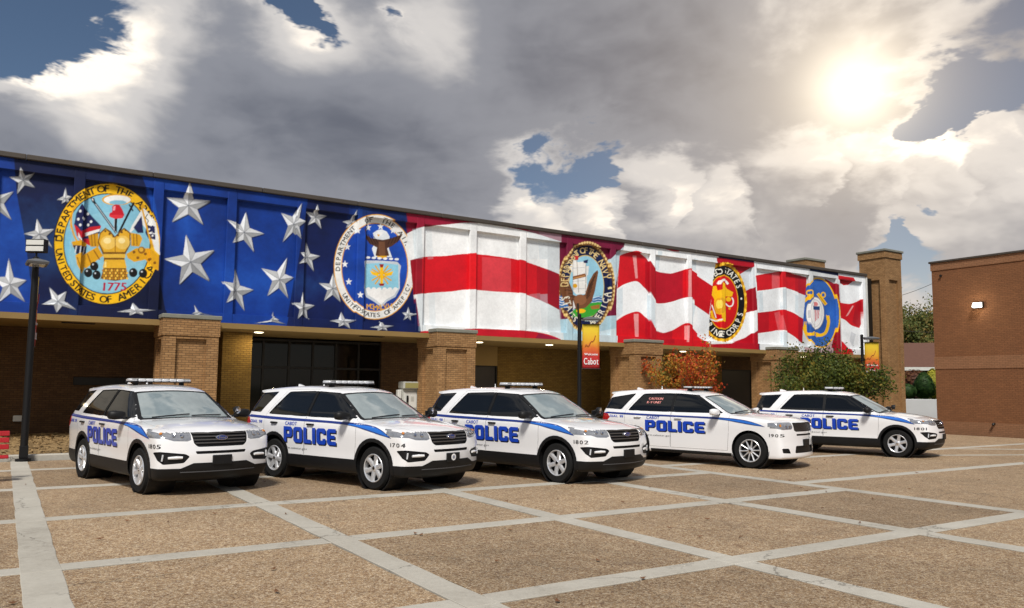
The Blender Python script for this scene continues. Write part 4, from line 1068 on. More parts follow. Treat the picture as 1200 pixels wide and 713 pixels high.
# ------------------------------------------------------------------ police vehicles
PAINT = mat('white_car_paint', (0.84, 0.84, 0.845), 0.18, spec=0.5, coat=1.0, var=0.025, vscale=1.2)
BLACKP = mat('black_trim', (0.008, 0.008, 0.0085), 0.5, spec=0.3, var=0.25, vscale=8)
RUBBER = mat('tyre_rubber', (0.011, 0.011, 0.011), 0.8, spec=0.2, var=0.3, vscale=14, bump=0.3, bscale=120)
ALLOY = mat('silver_alloy', (0.66, 0.67, 0.69), 0.32, 0.55, var=0.08)
CHROME = mat('chrome', (0.75, 0.75, 0.77), 0.12, 1.0, var=0.05)
SIDEGL = mat('tinted_glass', (0.006, 0.007, 0.008), 0.05, spec=0.5, coat=0.0, var=0.2, vscale=2)
def m_wind(t, b, tc):
    b.inputs['Base Color'].default_value = (0.03, 0.036, 0.038, 1); b.inputs['Roughness'].default_value = 0.05
    b.inputs['Specular IOR Level'].default_value = 1.0; b.inputs['IOR'].default_value = 2.0
    n = t.noise(tc.outputs['Object'], 3.0, 4, 0.6)
    t.l.new(t.ramp(n, [(0.3, (0.19, 0.235, 0.24)), (0.7, (0.27, 0.32, 0.325))]), b.inputs['Base Color'])  # pale base colour stands in for bright sky reflected in the glass
WINDGL = mat('windscreen_glass', build=m_wind)
LAMPGL = mat('headlamp_lens', (0.30, 0.31, 0.33), 0.1, 0.35, spec=0.6, coat=1.0, var=0.55, vscale=20)
AMBER = mat('amber_lens', (0.55, 0.20, 0.03), 0.2, coat=0.5)
REDL = mat('red_lens', (0.42, 0.012, 0.014), 0.15, coat=0.8)
CLEARL = mat('clear_lens', (0.62, 0.64, 0.67), 0.12, spec=0.6, coat=0.8, var=0.3, vscale=25)
BLUEV = mat('blue_vinyl', (0.008, 0.055, 0.46), 0.3, coat=0.3, var=0.05)
BLUEL = mat('light_blue_vinyl', (0.02, 0.15, 0.58), 0.4, coat=0.0, var=0.05)
BLACKV = mat('black_vinyl', (0.012, 0.012, 0.014), 0.35, var=0.1)
PINKV = mat('pink_vinyl', (0.75, 0.30, 0.27), 0.45)
WHITEV = mat('white_vinyl', (0.78, 0.78, 0.78), 0.4)

def pchip(xs, ys):
    xs = np.array(xs, float); ys = np.array(ys, float); h = np.diff(xs); d = np.diff(ys) / h
    m = np.zeros_like(xs)
    for i in range(1, len(xs) - 1):
        if d[i - 1] * d[i] > 0:
            w1, w2_ = 2 * h[i] + h[i - 1], h[i] + 2 * h[i - 1]; m[i] = (w1 + w2_) / (w1 / d[i - 1] + w2_ / d[i])
    m[0], m[-1] = d[0], d[-1]
    def f(x):
        x = np.clip(x, xs[0], xs[-1]); i = np.clip(np.searchsorted(xs, x) - 1, 0, len(h) - 1)
        t = (x - xs[i]) / h[i]
        return ((2 * t ** 3 - 3 * t ** 2 + 1) * ys[i] + (t ** 3 - 2 * t ** 2 + t) * h[i] * m[i] + (-2 * t ** 3 + 3 * t ** 2) * ys[i + 1] + (t ** 3 - t ** 2) * h[i] * m[i + 1])
    return f
def up(pairs): return pchip(*zip(*pairs))

STY = {}
STY['a'] = dict(   # tall utility with black lower cladding
    ax=(1.43, -1.43), wr=0.366,
    T=up([(-2.75, 1.655), (-2.45, 1.675), (-2.1, 1.71), (-1.5, 1.75), (-0.9, 1.765), (-0.4, 1.755), (0.0, 1.715), (0.22, 1.665), (0.5, 1.525), (0.8, 1.365), (1.02, 1.235), (1.14, 1.185), (1.35, 1.165), (1.7, 1.125), (2.0, 1.075), (2.2, 1.02), (2.45, 0.94)]),
    Xf=up([(0.15, 2.16), (0.22, 2.25), (0.32, 2.33), (0.45, 2.375), (0.62, 2.385), (0.78, 2.365), (0.92, 2.335), (1.02, 2.29), (1.1, 2.2), (1.8, 1.9)]),
    Xr=up([(0.15, -2.3), (0.25, -2.48), (0.4, -2.62), (0.6, -2.655), (0.8, -2.64), (1.0, -2.60), (1.15, -2.575), (1.6, -2.40), (1.72, -2.36), (1.8, -2.33)]),
    Wz=up([(0.15, 0.90), (0.25, 0.945), (0.42, 0.975), (0.56, 0.975), (0.75, 0.985), (0.95, 0.995), (1.05, 0.990), (1.13, 0.965), (1.18, 0.935), (1.25, 0.91), (1.45, 0.80), (1.64, 0.685), (1.72, 0.62), (1.8, 0.55)]),
    plan=up([(-2.7, 0.88), (-2.4, 0.935), (-2.0, 0.965), (-1.4, 0.99), (-0.5, 1.0), (0.8, 1.0), (1.4, 1.0), (1.8, 0.985), (2.1, 0.95), (2.4, 0.89)]),
    Bz=0.235, bf=0.27, br=0.12, bw=0.26, crown=0.055, k=32)
STY['b'] = dict(   # low long wagon-like utility, all white
    ax=(1.52, -1.52), wr=0.39,
    T=up([(-2.8, 1.63), (-2.5, 1.67), (-2.1, 1.715), (-1.5, 1.755), (-0.9, 1.765), (-0.4, 1.75), (0.0, 1.705), (0.25, 1.645), (0.5, 1.54), (0.8, 1.40), (1.05, 1.27), (1.2, 1.215), (1.45, 1.20), (1.8, 1.17), (2.1, 1.13), (2.3, 1.085), (2.5, 1.035)]),
    Xf=up([(0.12, 2.30), (0.2, 2.39), (0.28, 2.44), (0.42, 2.44), (0.62, 2.425), (0.8, 2.415), (0.95, 2.40), (1.05, 2.37), (1.12, 2.30), (1.8, 2.0)]),
    Xr=up([(0.15, -2.4), (0.25, -2.55), (0.4, -2.66), (0.6, -2.68), (0.8, -2.67), (1.0, -2.64), (1.15, -2.61), (1.6, -2.43), (1.72, -2.38), (1.8, -2.35)]),
    Wz=up([(0.12, 0.90), (0.22, 0.935), (0.42, 0.955), (0.56, 0.96), (0.75, 0.965), (0.95, 0.97), (1.08, 0.96), (1.16, 0.935), (1.21, 0.905), (1.28, 0.88), (1.45, 0.79), (1.64, 0.67), (1.72, 0.61), (1.8, 0.55)]),
    plan=up([(-2.75, 0.88), (-2.4, 0.94), (-2.0, 0.98), (-1.4, 1.0), (-0.5, 1.0), (0.8, 1.0), (1.5, 1.005), (1.9, 0.995), (2.2, 0.965), (2.5, 0.91)]),
    Bz=0.225, bf=0.25, br=0.12, bw=0.26, crown=0.055, k=36)

def shell(S):
    def F(p):
        x, y, z = p[:, 0], p[:, 1], p[:, 2]; y2 = y * y
        glass = 1 / (1 + np.exp(-(z - 1.12) * 18))
        xb = x + S['bw'] * y2 * glass + 0.10 * y2 * (1 - glass)
        e = 1e-3
        Tz = S['T'](xb) - S['crown'] * y2 / 0.8
        sl = (S['T'](xb + e) - S['T'](xb - e)) / (2 * e)
        f1 = (z - Tz) / np.sqrt(1 + sl * sl)
        sf = (S['Xf'](z + e) - S['Xf'](z - e)) / (2 * e)
        f2 = (x + S['bf'] * y2 - S['Xf'](z)) / np.sqrt(1 + np.minimum(sf * sf, 4))
        f3 = (S['Xr'](z) - x + S['br'] * y2)
        W = S['Wz'](z) * S['plan'](x)
        f4 = (np.abs(y) - W) * 0.93
        f5 = S['Bz'] - z
        k = S['k']; f = np.stack([f1, f2, f3, f4, f5 * 2])
        m = f.max(0); return m + np.log(np.exp(k * (f - m)).sum(0)) / k
    nx, ny, nz = 104, 40, 40
    idx = {}; pts = []
    def vid(i, j, k):
        if (i, j, k) not in idx: idx[(i, j, k)] = len(pts); pts.append((i / nx, j / ny, k / nz))
        return idx[(i, j, k)]
    faces = []
    for i in range(nx):
        for j in range(ny):
            faces.append((vid(i, j, nz), vid(i + 1, j, nz), vid(i + 1, j + 1, nz), vid(i, j + 1, nz)))
            faces.append((vid(i, j, 0), vid(i, j + 1, 0), vid(i + 1, j + 1, 0), vid(i + 1, j, 0)))
        for k in range(nz):
            faces.append((vid(i, 0, k), vid(i + 1, 0, k), vid(i + 1, 0, k + 1), vid(i, 0, k + 1)))
            faces.append((vid(i, ny, k), vid(i, ny, k + 1), vid(i + 1, ny, k + 1), vid(i + 1, ny, k)))
    for j in range(ny):
        for k in range(nz):
            faces.append((vid(0, j, k), vid(0, j, k + 1), vid(0, j + 1, k + 1), vid(0, j + 1, k)))
            faces.append((vid(nx, j, k), vid(nx, j + 1, k), vid(nx, j + 1, k + 1), vid(nx, j, k + 1)))
    U = np.array(pts)
    Bx = np.stack([-2.72 + 5.2 * U[:, 0], -1.02 + 2.04 * U[:, 1], 0.15 + 1.70 * U[:, 2]], 1)
    A = np.stack([-0.1 + (Bx[:, 0] + 0.1) * 0.84, Bx[:, 1] * 0.35, 0.62 + (Bx[:, 2] - 0.62) * 0.28], 1)
    # low anchors so that the bonnet is met square on
    d = Bx - A; Bo = A + d * 1.6
    lo = np.zeros(len(U)); hi = np.ones(len(U))
    for _ in range(34):
        mid = (lo + hi) / 2; v = F(A + (Bo - A) * mid[:, None]); ins = v < 0
        lo = np.where(ins, mid, lo); hi = np.where(ins, hi, mid)
    P = A + (Bo - A) * ((lo + hi) / 2)[:, None]
    return P, faces

def inpoly(poly, a, b):
    c = False; n = len(poly)
    for i in range(n):
        x1, y1 = poly[i]; x2, y2 = poly[i - 1]
        if (y1 > b) != (y2 > b) and a < (x2 - x1) * (b - y1) / (y2 - y1) + x1: c = not c
    return c

class Region:
    """outline drawn on one projection of the shell; proj 's' side (x,z), 'f' front (y,z), 't' top (x,y), 'r' rear (y,z)"""
    def __init__(s, name, proj, poly, part, off=0.0, test=None, sides=(-1, 1), shrink=0.0, mats=None):
        s.name, s.proj, s.poly, s.part, s.off, s.test, s.sides, s.shrink, s.mats = name, proj, poly, part, off, test, sides, shrink, mats

def circle(cx, cz, r, n=30): return [(cx + r * math.cos(2 * math.pi * k / n), cz + r * math.sin(2 * math.pi * k / n)) for k in range(n)]
def rounded(poly, r=0.03, n=3):
    out = []; m = len(poly)
    for i in range(m):
        p = Vector(poly[i]); a = Vector(poly[i - 1]); b = Vector(poly[(i + 1) % m])
        da, db = (a - p), (b - p); ra = min(r, da.length * 0.4, db.length * 0.4)
        p0 = p + da.normalized() * ra; p1 = p + db.normalized() * ra
        for k in range(n + 1):
            t = k / n; q = p0 * (1 - t) ** 2 + p * 2 * t * (1 - t) + p1 * t * t; out.append((q.x, q.y))
    return out
def mirror_y(poly): return [(-a, b) for a, b in poly]

PT = {'s': (0, 2), 'f': (1, 2), 't': (0, 1), 'r': (1, 2)}
def face_ok(proj, c, n, side=None):
    if proj == 's': return abs(n.y) > 0.30 and (side is None or c.y * side > 0)
    if proj == 'f': return c.x > 1.45 and n.x > 0.08 and n.z < 0.9
    if proj == 'r': return c.x < -1.9 and n.x < -0.25
    if proj == 't': return n.z > 0.15
def cut_region(bm, R):
    a, b = PT[R.proj]; xs = [p[0] for p in R.poly]; zs_ = [p[1] for p in R.poly]
    lo, hi = (min(xs) - 0.03, min(zs_) - 0.03), (max(xs) + 0.03, max(zs_) + 0.03)
    def collect():
        fs = []
        for f in bm.faces:
            c = f.calc_center_median()
            if not (lo[0] - 0.06 < c[a] < hi[0] + 0.06 and lo[1] - 0.06 < c[b] < hi[1] + 0.06): continue
            if face_ok(R.proj, c, f.normal) and (R.test is None or R.test(c)): fs.append(f)
        return fs
    fs = collect()
    cen = Vector((sum(xs) / len(xs), sum(zs_) / len(zs_)))
    n = len(R.poly)
    for i in range(n):
        p, q = Vector(R.poly[i]), Vector(R.poly[(i + 1) % n]); e = q - p
        if e.length < 1e-4: continue
        nn = Vector((e.y, -e.x)).normalized(); no = [0, 0, 0]; co = [0, 0, 0]
        no[a], no[b] = nn.x, nn.y; co[a], co[b] = p.x, p.y
        # only faces close to this edge
        m0 = (min(p.x, q.x) - 0.07, min(p.y, q.y) - 0.07); m1 = (max(p.x, q.x) + 0.07, max(p.y, q.y) + 0.07)
        sub = [f for f in fs if f.is_valid and (lambda c: m0[0] < c[a] < m1[0] and m0[1] < c[b] < m1[1])(f.calc_center_median())]
        if not sub: continue
        geom = set(sub)
        for f in sub: geom.update(f.edges); geom.update(f.verts)
        r = bmesh.ops.bisect_plane(bm, geom=list(geom), plane_co=co, plane_no=no, dist=1e-4)
        new = [g for g in r['geom'] if isinstance(g, bmesh.types.BMFace)]
        fs = list(set([f for f in fs if f.is_valid] + new))

def part_mesh(name, faces, off, mats, parent, vn, shrink=0.0, skirt=0.0):
    """faces of the shell -> own mesh, moved along the normal, with a lip back to the body"""
    vid = {}; vs = []; fs = []; mi = []
    edge_n = {}
    for f in faces:
        for e in f.edges: edge_n[e] = edge_n.get(e, 0) + 1
    bset = set()
    for e, c in edge_n.items():
        if c == 1: bset.update(e.verts)
    inn = {}
    if shrink:
        for f in faces:
            c = f.calc_center_median()
            for v in f.verts:
                if v in bset: inn.setdefault(v, Vector((0, 0, 0))); inn[v] += (c - v.co)
    for f in faces:
        l = []
        for v in f.verts:
            if v not in vid:
                p = v.co + vn[v] * off
                if shrink and v in inn:
                    d = inn[v] - vn[v] * inn[v].dot(vn[v])
                    if d.length > 1e-6: p = p + d.normalized() * shrink
                vid[v] = len(vs); vs.append(p)
            l.append(vid[v])
        fs.append(l); mi.append(0)
    ring = {}
    sk = skirt if skirt else (abs(off) + 0.0 if abs(off) > 0.002 else 0.0)
    if sk:
        for e, c in edge_n.items():
            if c != 1: continue
            q = []
            for v in e.verts:
                if v not in ring:
                    ring[v] = len(vs)
                    vs.append((v.co + vn[v] * 0.0005) if not skirt else Vector(vs[vid[v]]) - vn[v] * skirt)
                q.append(v)
            fs.append([vid[q[0]], vid[q[1]], ring[q[1]], ring[q[0]]]); mi.append(1 if len(mats) > 1 else 0)
    me = bpy.data.meshes.new(name); me.from_pydata([tuple(v) for v in vs], [], fs)
    for m in mats: me.materials.append(m)
    me.polygons.foreach_set('material_index', mi); me.polygons.foreach_set('use_smooth', [True] * len(fs))
    me.update(); me.set_sharp_from_angle(angle=rad(38))
    return link(name, me, parent)

# block capitals of the door lettering, on a 6 x 7 grid
BLK = {
 'P': ([[(0, 0), (1.9, 0), (1.9, 2.2), (4.6, 2.2), (5.6, 3.2), (5.6, 6.1), (4.7, 7), (0, 7)]], [[(1.9, 3.7), (3.7, 3.7), (3.7, 5.4), (1.9, 5.4)]]),
 'O': ([[(0, 0.9), (0.9, 0), (4.7, 0), (5.6, 0.9), (5.6, 6.1), (4.7, 7), (0.9, 7), (0, 6.1)]], [[(1.9, 1.7), (3.7, 1.7), (3.7, 5.3), (1.9, 5.3)]]),
 'L': ([[(0, 0), (4.6, 0), (4.6, 1.7), (1.9, 1.7), (1.9, 7), (0, 7)]], []),
 'I': ([[(0, 0), (1.9, 0), (1.9, 7), (0, 7)]], []),
 'C': ([[(0, 0.9), (0.9, 0), (4.7, 0), (5.4, 0.7), (5.4, 2.5), (3.6, 2.5), (3.6, 1.7), (1.9, 1.7), (1.9, 5.3), (3.6, 5.3), (3.6, 4.6), (5.4, 4.6), (5.4, 6.3), (4.7, 7), (0.9, 7), (0, 6.1)]], []),
 'E': ([[(0, 0.9), (0.9, 0), (5.2, 0), (5.2, 1.6), (1.9, 1.6), (1.9, 2.8), (4.6, 2.8), (4.6, 4.2), (1.9, 4.2), (1.9, 5.4), (5.2, 5.4), (5.2, 7), (0.9, 7), (0, 6.1)]], []),
}
WID = {'P': 5.6, 'O': 5.6, 'L': 4.6, 'I': 1.9, 'C': 5.4, 'E': 5.2}
def block_word(word, x0, z0, w, h):
    tot = sum(WID[c] for c in word) + 0.75 * (len(word) - 1); sx = w / tot; sz = h / 7.0
    polys = []; x = 0
    for c in word:
        o, hl = BLK[c]; polys.append(([[(x0 + (x + a) * sx, z0 + b * sz) for a, b in p] for p in o], [[(x0 + (x + a) * sx, z0 + b * sz) for a, b in p] for p in hl])); x += WID[c] + 0.75
    return polys
def decal(name, polys2d, side, bvh, off, m, parent, tris=None, step=0.07):
    """flat artwork (x,z) laid on the side of the shell; polys2d: list of (outers, holes) or triangle soup"""
    bm = bmesh.new()
    if tris is not None:
        for v, tr in tris:
            bv = [bm.verts.new((p[0], 0, p[1])) for p in v]
            for t_ in tr:
                try: bm.faces.new([bv[i] for i in t_])
                except ValueError: pass
    else:
        for outs, holes in polys2d:
            es = []
            for lp in outs + holes:
                vv = [bm.verts.new((a, 0, b)) for a, b in lp]
                es += [bm.edges.new((vv[i], vv[(i + 1) % len(vv)])) for i in range(len(vv))]
            if holes: bmesh.ops.triangle_fill(bm, edges=es, use_beauty=True, use_dissolve=False)
            else:
                bmesh.ops.triangle_fill(bm, edges=es, use_beauty=True, use_dissolve=False)
    xs = [v.co.x for v in bm.verts]; zs_ = [v.co.z for v in bm.verts]
    for ax, lo, hi in ((0, min(xs), max(xs)), (2, min(zs_), max(zs_))):
        q = math.ceil(lo / step) * step
        while q < hi:
            no = [0, 0, 0]; co = [0, 0, 0]; no[ax] = 1; co[ax] = q
            bmesh.ops.bisect_plane(bm, geom=bm.verts[:] + bm.edges[:] + bm.faces[:], plane_co=co, plane_no=no, dist=1e-5); q += step
    for v in bm.verts:
        hit = bvh.ray_cast(Vector((v.co.x, 3 * side, v.co.z)), Vector((0, -side, 0)))
        y = hit[0].y if hit[0] is not None else side * 0.97
        v.co.y = y + side * off
    me = bpy.data.meshes.new(name); bm.to_mesh(me); bm.free()
    me.materials.append(m)
    return link(name, me, parent)

def wheel_parts(kind, r):
    """tyre and rim meshes about local y axis (outside = -y)"""
    Rm = Matrix.Rotation(rad(90), 4, 'X')       # local z -> -y
    rr = r * 0.645; w = 0.125
    t = MB(); t.lathe([(rr, -w * 0.85), (rr * 1.06, -w), (r * 0.93, -w * 1.02), (r * 0.985, -w * 0.82), (r, -w * 0.6), (r, w * 0.6), (r * 0.985, w * 0.82), (r * 0.93, w * 1.02), (rr * 1.06, w), (rr, w * 0.85)], 44, Rm)
    for k in range(52):                          # tread blocks on the shoulder
        a = 2 * math.pi * k / 52
        M = Matrix.Rotation(a, 4, 'Y') @ Matrix.Translation((r * 0.995, 0, 0))
        t.box(-0.012, 0.006, -w * 0.75, -w * 0.2, -0.014, 0.014, 0, M); t.box(-0.012, 0.006, w * 0.2, w * 0.75, -0.014, 0.014, 0, M)
    b = MB(); b.lathe([(0.0, w * 0.1), (rr * 0.98, w * 0.1), (rr * 0.98, -w * 0.5), (rr * 0.4, -w * 0.6), (0, -w * 0.6)], 30, Rm)   # dark drum behind the spokes
    rim = MB(); rim.lathe([(rr * 1.02, w * 0.98), (rr * 0.985, w * 1.04), (rr * 0.93, w * 0.98), (rr * 0.91, w * 0.55), (rr * 0.97, w * 0.2), (rr * 1.0, w * 0.5)], 44, Rm, True)
    ns, wd0, wd1 = (6, 0.062, 0.050) if kind == 'a' else (10, 0.026, 0.022)
    for k in range(ns):
        a = 2 * math.pi * (k + 0.5) / ns
        M = Matrix.Rotation(a, 4, 'Y')
        r0, r1 = 0.03, rr * 0.95
        y0, y1 = -w * 0.80, -w * 0.94
        if kind == 'a':
            prof = [(r0, wd0 * 0.6), (r0 + 0.05, wd0 * 0.78), (r1 * 0.7, wd1 * 0.78), (r1, wd1 * 1.15)]
        else:
            prof = [(r0, wd0 * 0.9), (r0 + 0.05, wd0 * 0.75), (r1 * 0.6, wd1 * 0.6), (r1, wd1 * 0.8)]
        vs = []; fs = []
        for x, hw in prof:
            t_ = (x - r0) / (r1 - r0); y = y0 + (y1 - y0) * t_
            vs += [(x, y + 0.03, -hw), (x, y, -hw * 0.72), (x, y - 0.008, 0), (x, y, hw * 0.72), (x, y + 0.03, hw)]
        for q in range(len(prof) - 1):
            for s_ in range(4):
                i0 = q * 5 + s_; fs.append((i0, i0 + 1, i0 + 6, i0 + 5))
        rim.add([M @ Vector(v) for v in vs], fs)
    rim.lathe([(0.0, w * 0.92), (0.05, w * 0.92), (0.066, w * 0.84), (0.07, w * 0.5)], 20, Rm)
    hubc = MB(); hubc.lathe([(0.0, w * 0.955), (0.03, w * 0.95), (0.034, w * 0.90)], 16, Rm)
    for k in range(5):
        a = 2 * math.pi * k / 5; hubc.lathe([(0, w * 0.90), (0.008, w * 0.90), (0.009, w * 0.84)], 8, Matrix.Translation((0.05 * math.cos(a), 0, 0.05 * math.sin(a))) @ Rm)
    return t, b, rim, hubc

def build_vehicle(style):
    S = STY[style]; A = style == 'a'
    root = empty('police_car')
    P, faces = shell(S)
    me = bpy.data.meshes.new('shell'); me.from_pydata([tuple(p) for p in P], [], faces); me.update()
    bm = bmesh.new(); bm.from_mesh(me); bmesh.ops.recalc_face_normals(bm, faces=bm.faces[:]); bm.normal_update()
    bvh = BVHTree.FromBMesh(bm)
    ax_f, ax_r = S['ax']; wr = S['wr']
    ar = 0.425 if A else 0.435                         # arch opening
    regs = []
    def add(*a, **k): regs.append(Region(*a, **k))
    win = [SIDEGL, BLACKP]
    if A:
        q_win = rounded([(-2.47, 1.235), (-2.36, 1.60), (-1.72, 1.635), (-2.02, 1.225)], 0.035)
        r_win = rounded([(-1.72, 1.205), (-1.36, 1.635), (-0.52, 1.655), (-0.50, 1.185)], 0.035)
        f_win = rounded([(-0.43, 1.183), (-0.45, 1.655), (0.10, 1.63), (0.92, 1.185)], 0.03)
        apil = [(0.02, 1.60), (0.16, 1.655), (0.34, 1.63), (1.06, 1.215), (0.98, 1.178), (0.80, 1.178)]
        doors = [('rear', [(-1.60, 0.56), (-1.06, 0.47), (-0.49, 0.47), (-0.47, 1.02), (-0.485, 1.69), (-1.42, 1.68), (-1.80, 1.19), (-1.78, 0.84)]),
                 ('front', [(-0.48, 0.47), (0.95, 0.47), (0.99, 0.80), (1.0, 1.17), (0.13, 1.67), (-0.475, 1.69), (-0.46, 1.02)])]
        belt = -0.0
    else:
        q_win = rounded([(-2.54, 1.25), (-2.36, 1.53), (-1.62, 1.645), (-1.94, 1.23)], 0.05)
        r_win = rounded([(-1.74, 1.215), (-1.40, 1.635), (-0.54, 1.655), (-0.52, 1.205)], 0.045)
        f_win = rounded([(-0.45, 1.205), (-0.47, 1.655), (0.12, 1.62), (0.86, 1.21)], 0.04)
        apil = [(0.86, 1.205), (0.96, 1.22), (0.30, 1.60), (0.24, 1.60)]
        doors = [('rear', [(-1.62, 0.58), (-1.14, 0.36), (-0.51, 0.36), (-0.49, 1.02), (-0.505, 1.69), (-1.44, 1.68), (-1.82, 1.2), (-1.80, 0.86)]),
                 ('front', [(-0.50, 0.36), (0.98, 0.36), (1.02, 0.80), (1.03, 1.19), (0.16, 1.665), (-0.495, 1.69), (-0.48, 1.02)])]
    add('quarter_window', 's', q_win, 'window', -0.010, mats=win)
    add('rear_window', 's', r_win, 'window', -0.010, mats=win)
    add('front_window', 's', f_win, 'window', -0.010, mats=win)
    if A:
        add('b_pillar', 's', [(-0.515, 1.187), (-0.532, 1.651), (-0.440, 1.651), (-0.415, 1.187)], 'pillar_trim', -0.004, mats=[BLACKP])
        add('a_pillar', 's', apil, 'pillar_trim', 0.0, mats=[BLACKP])
    else:
        add('b_pillar', 's', [(-0.535, 1.207), (-0.552, 1.651), (-0.458, 1.651), (-0.435, 1.207)], 'pillar_trim', -0.004, mats=[BLACKP])
    # arches
    for nm, axx in (('f', ax_f), ('r', ax_r)):
        add('hole_' + nm, 's', circle(axx, wr + 0.02, ar), None)
        if A: add('arch_' + nm, 's', circle(axx, wr + 0.02, ar + 0.062), 'wheel_arch', 0.010, mats=[BLACKP])
    if A:
        add('sill', 's', [(-1.08, 0.1), (-1.08, 0.475), (1.08, 0.475), (1.08, 0.1)], 'sill_cladding', 0.006, mats=[BLACKP])
        add('sill_rear', 's', [(-2.75, 0.1), (-2.75, 0.50), (-1.85, 0.50), (-1.85, 0.1)], 'rear_bumper', 0.004, mats=[BLACKP])
    else:
        add('sill', 's', [(-1.05, 0.1), (-1.05, 0.31), (1.08, 0.31), (1.08, 0.1)], 'sill_cladding', 0.004, mats=[BLACKP])
    for nm, pl_ in doors: add('door_' + nm, 's', pl_, 'door', 0.0, mats=[PAINT, BLACKP], shrink=0.006)
    # windscreen and rear glass (outlined from above / behind)
    if A:
        ws = [(1.10, 0.0), (1.085, 0.25), (1.03, 0.50), (0.93, 0.74), (0.86, 0.745), (0.22, 0.615), (0.255, 0.45), (0.29, 0.2), (0.295, 0.0)]
        wsb = [(1.145, 0.0), (1.13, 0.27), (1.075, 0.53), (0.97, 0.80), (0.90, 0.82), (0.16, 0.66), (0.225, 0.44), (0.26, 0.2), (0.265, 0.0)]
    else:
        ws = [(1.15, 0.0), (1.135, 0.25), (1.08, 0.50), (0.97, 0.74), (0.90, 0.745), (0.28, 0.60), (0.31, 0.43), (0.335, 0.2), (0.34, 0.0)]
        wsb = [(1.20, 0.0), (1.185, 0.27), (1.13, 0.53), (1.01, 0.775), (0.93, 0.785), (0.25, 0.625), (0.28, 0.44), (0.305, 0.2), (0.31, 0.0)]
    full = lambda h_: h_ + [(a, -b_) for a, b_ in reversed(h_[1:-1])]
    add('windscreen', 't', full(ws), 'windscreen', -0.006, test=lambda c: c.z > 1.10, mats=[WINDGL, BLACKP])
    add('windscreen_frame', 't', full(wsb), 'windscreen_frame', -0.002, test=lambda c: c.z > 1.10, mats=[BLACKP])
    add('rear_glass', 'r', rounded([(-0.70, 1.20), (0.70, 1.20), (0.58, 1.60), (-0.58, 1.60)], 0.05), 'window', -0.008, mats=win)
    hood = [(1.16, 0.0), (1.145, 0.3), (1.09, 0.56), (0.99, 0.80), (1.35, 0.83), (1.8, 0.78), (2.08, 0.66), (2.20, 0.45), (2.255, 0.2), (2.26, 0.0)]
    add('bonnet', 't', full([(a + (0.05 if not A else 0), b_) for a, b_ in hood]), 'bonnet', 0.0, test=lambda c: c.x > 0.85 and c.z > 0.9, mats=[PAINT, BLACKP], shrink=0.004)
    both = lambda pl_: (pl_, mirror_y(pl_))
    if A:
        hl = [(0.475, 0.875), (0.53, 0.855), (0.72, 0.862), (0.83, 0.90), (0.97, 0.905), (1.1, 0.99), (1.1, 1.04), (0.80, 1.035), (0.475, 1.005)]
        for k_, p in enumerate(both(hl)): add('headlight%d' % k_, 'f', p, 'headlight', -0.004, test=lambda c: c.x > 1.74 + (1.0 - c.z) * 0.55, mats=[LAMPGL, BLACKP])
        gr = [(-0.47, 1.0), (-0.44, 0.82), (-0.38, 0.765), (0.38, 0.765), (0.44, 0.82), (0.47, 1.0)]
        add('grille', 'f', rounded(gr, 0.03), 'grille', -0.03, mats=[BLACKP, BLACKP])
        add('intake', 'f', rounded([(-0.42, 0.70), (-0.40, 0.655), (0.40, 0.655), (0.42, 0.70)], 0.015), 'lower_intake', -0.02, mats=[BLACKP, BLACKP])
        fg = [(0.56, 0.66), (0.50, 0.62), (0.58, 0.52), (0.86, 0.50), (0.92, 0.56), (0.95, 0.69), (0.90, 0.70)]
        for k_, p in enumerate(both(fg)): add('fog%d' % k_, 'f', rounded(p, 0.02), 'fog_lamp_recess', -0.02, test=lambda c: c.x > 1.84, mats=[BLACKP, BLACKP])
        low = [(-1.1, 0.1), (1.1, 0.1), (1.1, 0.435), (0.62, 0.435), (0.44, 0.515), (-0.44, 0.515), (-0.62, 0.435), (-1.1, 0.435)]
        add('front_bumper', 'f', low, 'front_bumper', 0.004, test=lambda c: c.x > ax_f + ar - 0.02, mats=[BLACKP])
    else:
        hl = [(0.52, 0.93), (0.56, 0.885), (0.82, 0.875), (0.97, 0.91), (1.02, 0.97), (0.94, 1.035), (0.54, 1.04)]
        for k_, p in enumerate(both(hl)): add('headlight%d' % k_, 'f', rounded(p, 0.02), 'headlight', -0.004, test=lambda c: c.x > 1.90, mats=[LAMPGL, BLACKP])
        gr = [(-0.50, 1.03), (-0.48, 0.86), (-0.42, 0.83), (0.42, 0.83), (0.48, 0.86), (0.50, 1.03)]
        add('grille', 'f', rounded(gr, 0.03), 'grille', -0.03, mats=[BLACKP, BLACKP])
        add('intake', 'f', rounded([(-0.40, 0.78), (-0.40, 0.74), (0.40, 0.74), (0.40, 0.78)], 0.012), 'lower_intake', -0.02, mats=[BLACKP, BLACKP])
        add('low_intake', 'f', rounded([(-0.50, 0.36), (0.50, 0.36), (0.46, 0.52), (-0.46, 0.52)], 0.04), 'lower_intake', -0.03, mats=[BLACKP, BLACKP])
        fg = [(0.64, 0.36), (0.86, 0.37), (0.88, 0.47), (0.70, 0.47)]
        for k_, p in enumerate(both(fg)): add('fog%d' % k_, 'f', rounded(p, 0.025), 'fog_lamp_recess', -0.02, test=lambda c: c.x > 1.95, mats=[BLACKP, BLACKP])
    tl = [(0.62, 0.92), (1.1, 0.92), (1.1, 1.12), (0.70, 1.14)]
    for k_, p in enumerate(both(tl)): add('taillight%d' % k_, 'r', p, 'taillight', 0.004, test=lambda c: c.x < -2.25, mats=[REDL])
    add('tail_side', 's', [(-2.75, 0.93), (-2.75, 1.14), (-2.36, 1.12), (-2.28, 1.03), (-2.36, 0.95)], 'taillight', 0.003, mats=[REDL])
